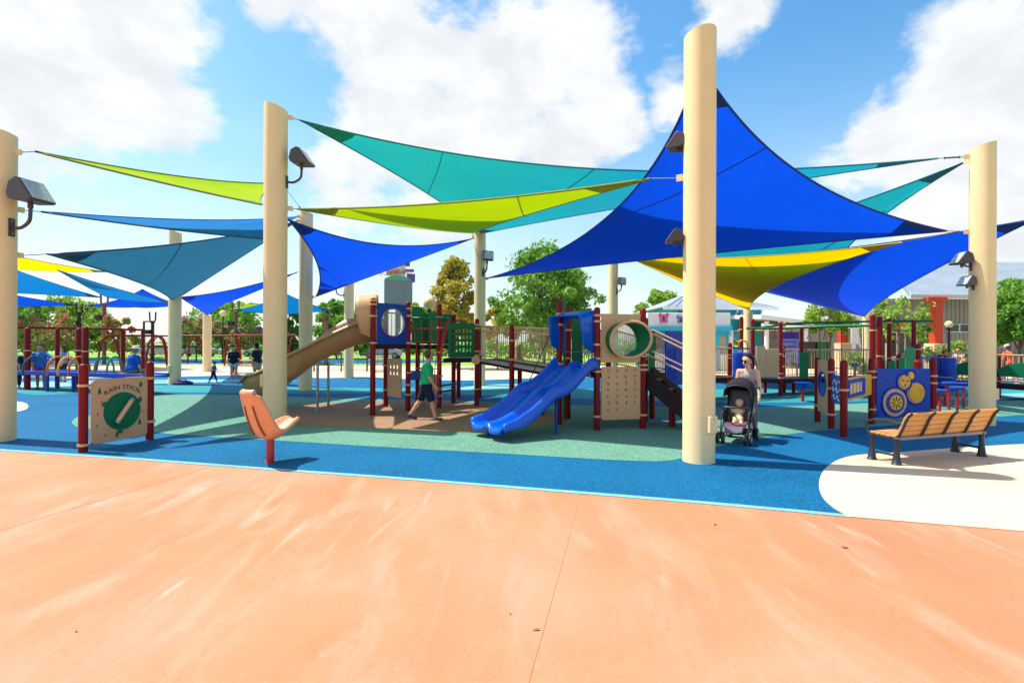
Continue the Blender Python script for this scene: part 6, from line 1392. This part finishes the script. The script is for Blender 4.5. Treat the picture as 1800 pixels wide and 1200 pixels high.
# people on the left climbing beam
def sitp(x, y, Y, rz, hgt, label, seatz, **kw):
    c = P(x, y, Y); s = hgt / 1.72
    person((c.x, Y, seatz - .36 * 0 - (.10 * s)), rz, hgt, label, dict(hip=.10 + .02, lean=kw.pop('lean', 4), thigh_l=84, thigh_r=82, knee_l=kw.pop('knee', 80), knee_r=84, arm_l=28, arm_r=24, elbow_l=40, elbow_r=46, splay=8), **kw)
c = P(232, 655, 19.4)
person((c.x, 19.4, .20), R(75), 1.78, 'man in blue polo shirt and sun hat sitting with his back turned', dict(hip=.62, lean=10, thigh_l=82, thigh_r=78, knee_l=84, knee_r=80, arm_l=10, arm_r=4, elbow_l=24, elbow_r=20, out_l=16, out_r=16), '#1A55A8', '#8A7458', '#3A3430', '#8A8078', '#D0A084', .016, .7, 1.6, hat='#CFC4AE', girth=1.35, fingers=False)
bo = thing('timber_seat', (c.x, 19.5, 0), R(-15), 'brown timber seat under the man in the sun hat', 'seat')
MB().box((0, 0, .66), (1.1, .4, .1)).build('seat_board', mat('timber', '#7A5A3C', .7, .15, 4), bo, bevel=.02)
for x in (-.4, .4): MB().box((x, 0, .305), (.1, .35, .61)).build('leg', mat('timber', '#7A5A3C', .7, .15, 4), bo)
c = P(72, 650, 20.6); person((c.x, 20.6, .0), R(-60), 1.72, 'person in blue printed shirt and pink shorts at the blue beam', dict(hip=.92, lean=10, arm_l=50, arm_r=10, out_l=40, thigh_l=8, thigh_r=-6, elbow_l=10), '#2F6CC0', '#B04A6E', '#3A3A60', '#2A1C16', '#C48A68', .018, .7, .5, girth=1.3, fingers=False, print_='#C0603A')
c = P(110, 640, 24); person((c.x, 24, .0), R(-100), 1.6, 'person in light blue shirt behind the maroon post', dict(hip=.92, arm_l=20, arm_r=20), '#5A90C8', '#2A2A3A', '#3A3A40', '#2A1C16', '#C48A68', .02, .6, .6, girth=1.2, fingers=False)
c = P(40, 640, 21); person((c.x, 21, .0), R(-20), 1.55, 'person in dark purple top half hidden by the left edge pole', dict(hip=.92, lean=16, arm_l=30, arm_r=20), '#2C2450', '#2A2A3A', '#3A3A40', '#2A1C16', '#C48A68', .02, .6, 1.7, girth=1.2, fingers=False)
# people beyond the right hand railing
c = P(1774, 630, 25); person((c.x, 25, -.016), R(95), 1.88, 'man in orange t-shirt and white cap walking beyond the right railing', dict(hip=.9, lean=6, thigh_l=12, thigh_r=-12, knee_r=14, out_l=18, out_r=18), '#E0623A', '#6E6A72', '#B8B0A8', '#6A5040', '#C48A68', .016, .6, .7, hat='#E8E8E8', girth=1.3, fingers=False)
c = P(1687, 625, 27); person((c.x, 27, -.016), R(-150), 1.72, 'woman in pale pink top and dark shorts beyond the railing', dict(hip=.92, lean=12, arm_l=50, arm_r=30, thigh_l=14, thigh_r=-10), '#D8A898', '#24222A', '#B0A098', '#3A2418', '#C99472', .016, .4, .5, hairstyle='bun', girth=1.05, fingers=False)
c = P(1697, 640, 26.4); person((c.x, 26.4, -.016), R(170), 1.15, 'child in peach dress beside the woman beyond the railing', dict(hip=.92, thigh_l=8, thigh_r=-8), '#D9A080', '#D08A78', '#B0A098', '#B08A5C', '#D9A888', .02, .5, .8, hairstyle='long', girth=1.15, fingers=False)
c = P(1657, 640, 28); person((c.x, 28, -.016), R(-60), 1.5, 'child in lilac shirt and black shorts by the stone column base', dict(hip=.92, thigh_l=6, thigh_r=-6), '#C4B4D8', '#1C1C22', '#3A3A40', '#1C1412', '#C48A68', .018, .6, .6, fingers=False)
c = P(1588, 640, 18.2); person((c.x, 18.2, .5), R(-110), 1.1, 'child with light top standing behind the green climbing boards', dict(hip=.92, thigh_l=6, thigh_r=-6), '#D0C0B8', '#8A3A40', '#3A3A40', '#6A4A30', '#D0A084', .02, .6, .6, fingers=False, girth=1.1)
c = P(1652, 640, 18.9); person((c.x, 18.9, .0), R(-90), 1.48, 'dark haired child peeking over the blue barrels', dict(hip=.92), '#4A2A40', '#2A2A3A', '#3A3A40', '#2A1814', '#A8704C', .02, .6, .6, fingers=False, girth=1.1)
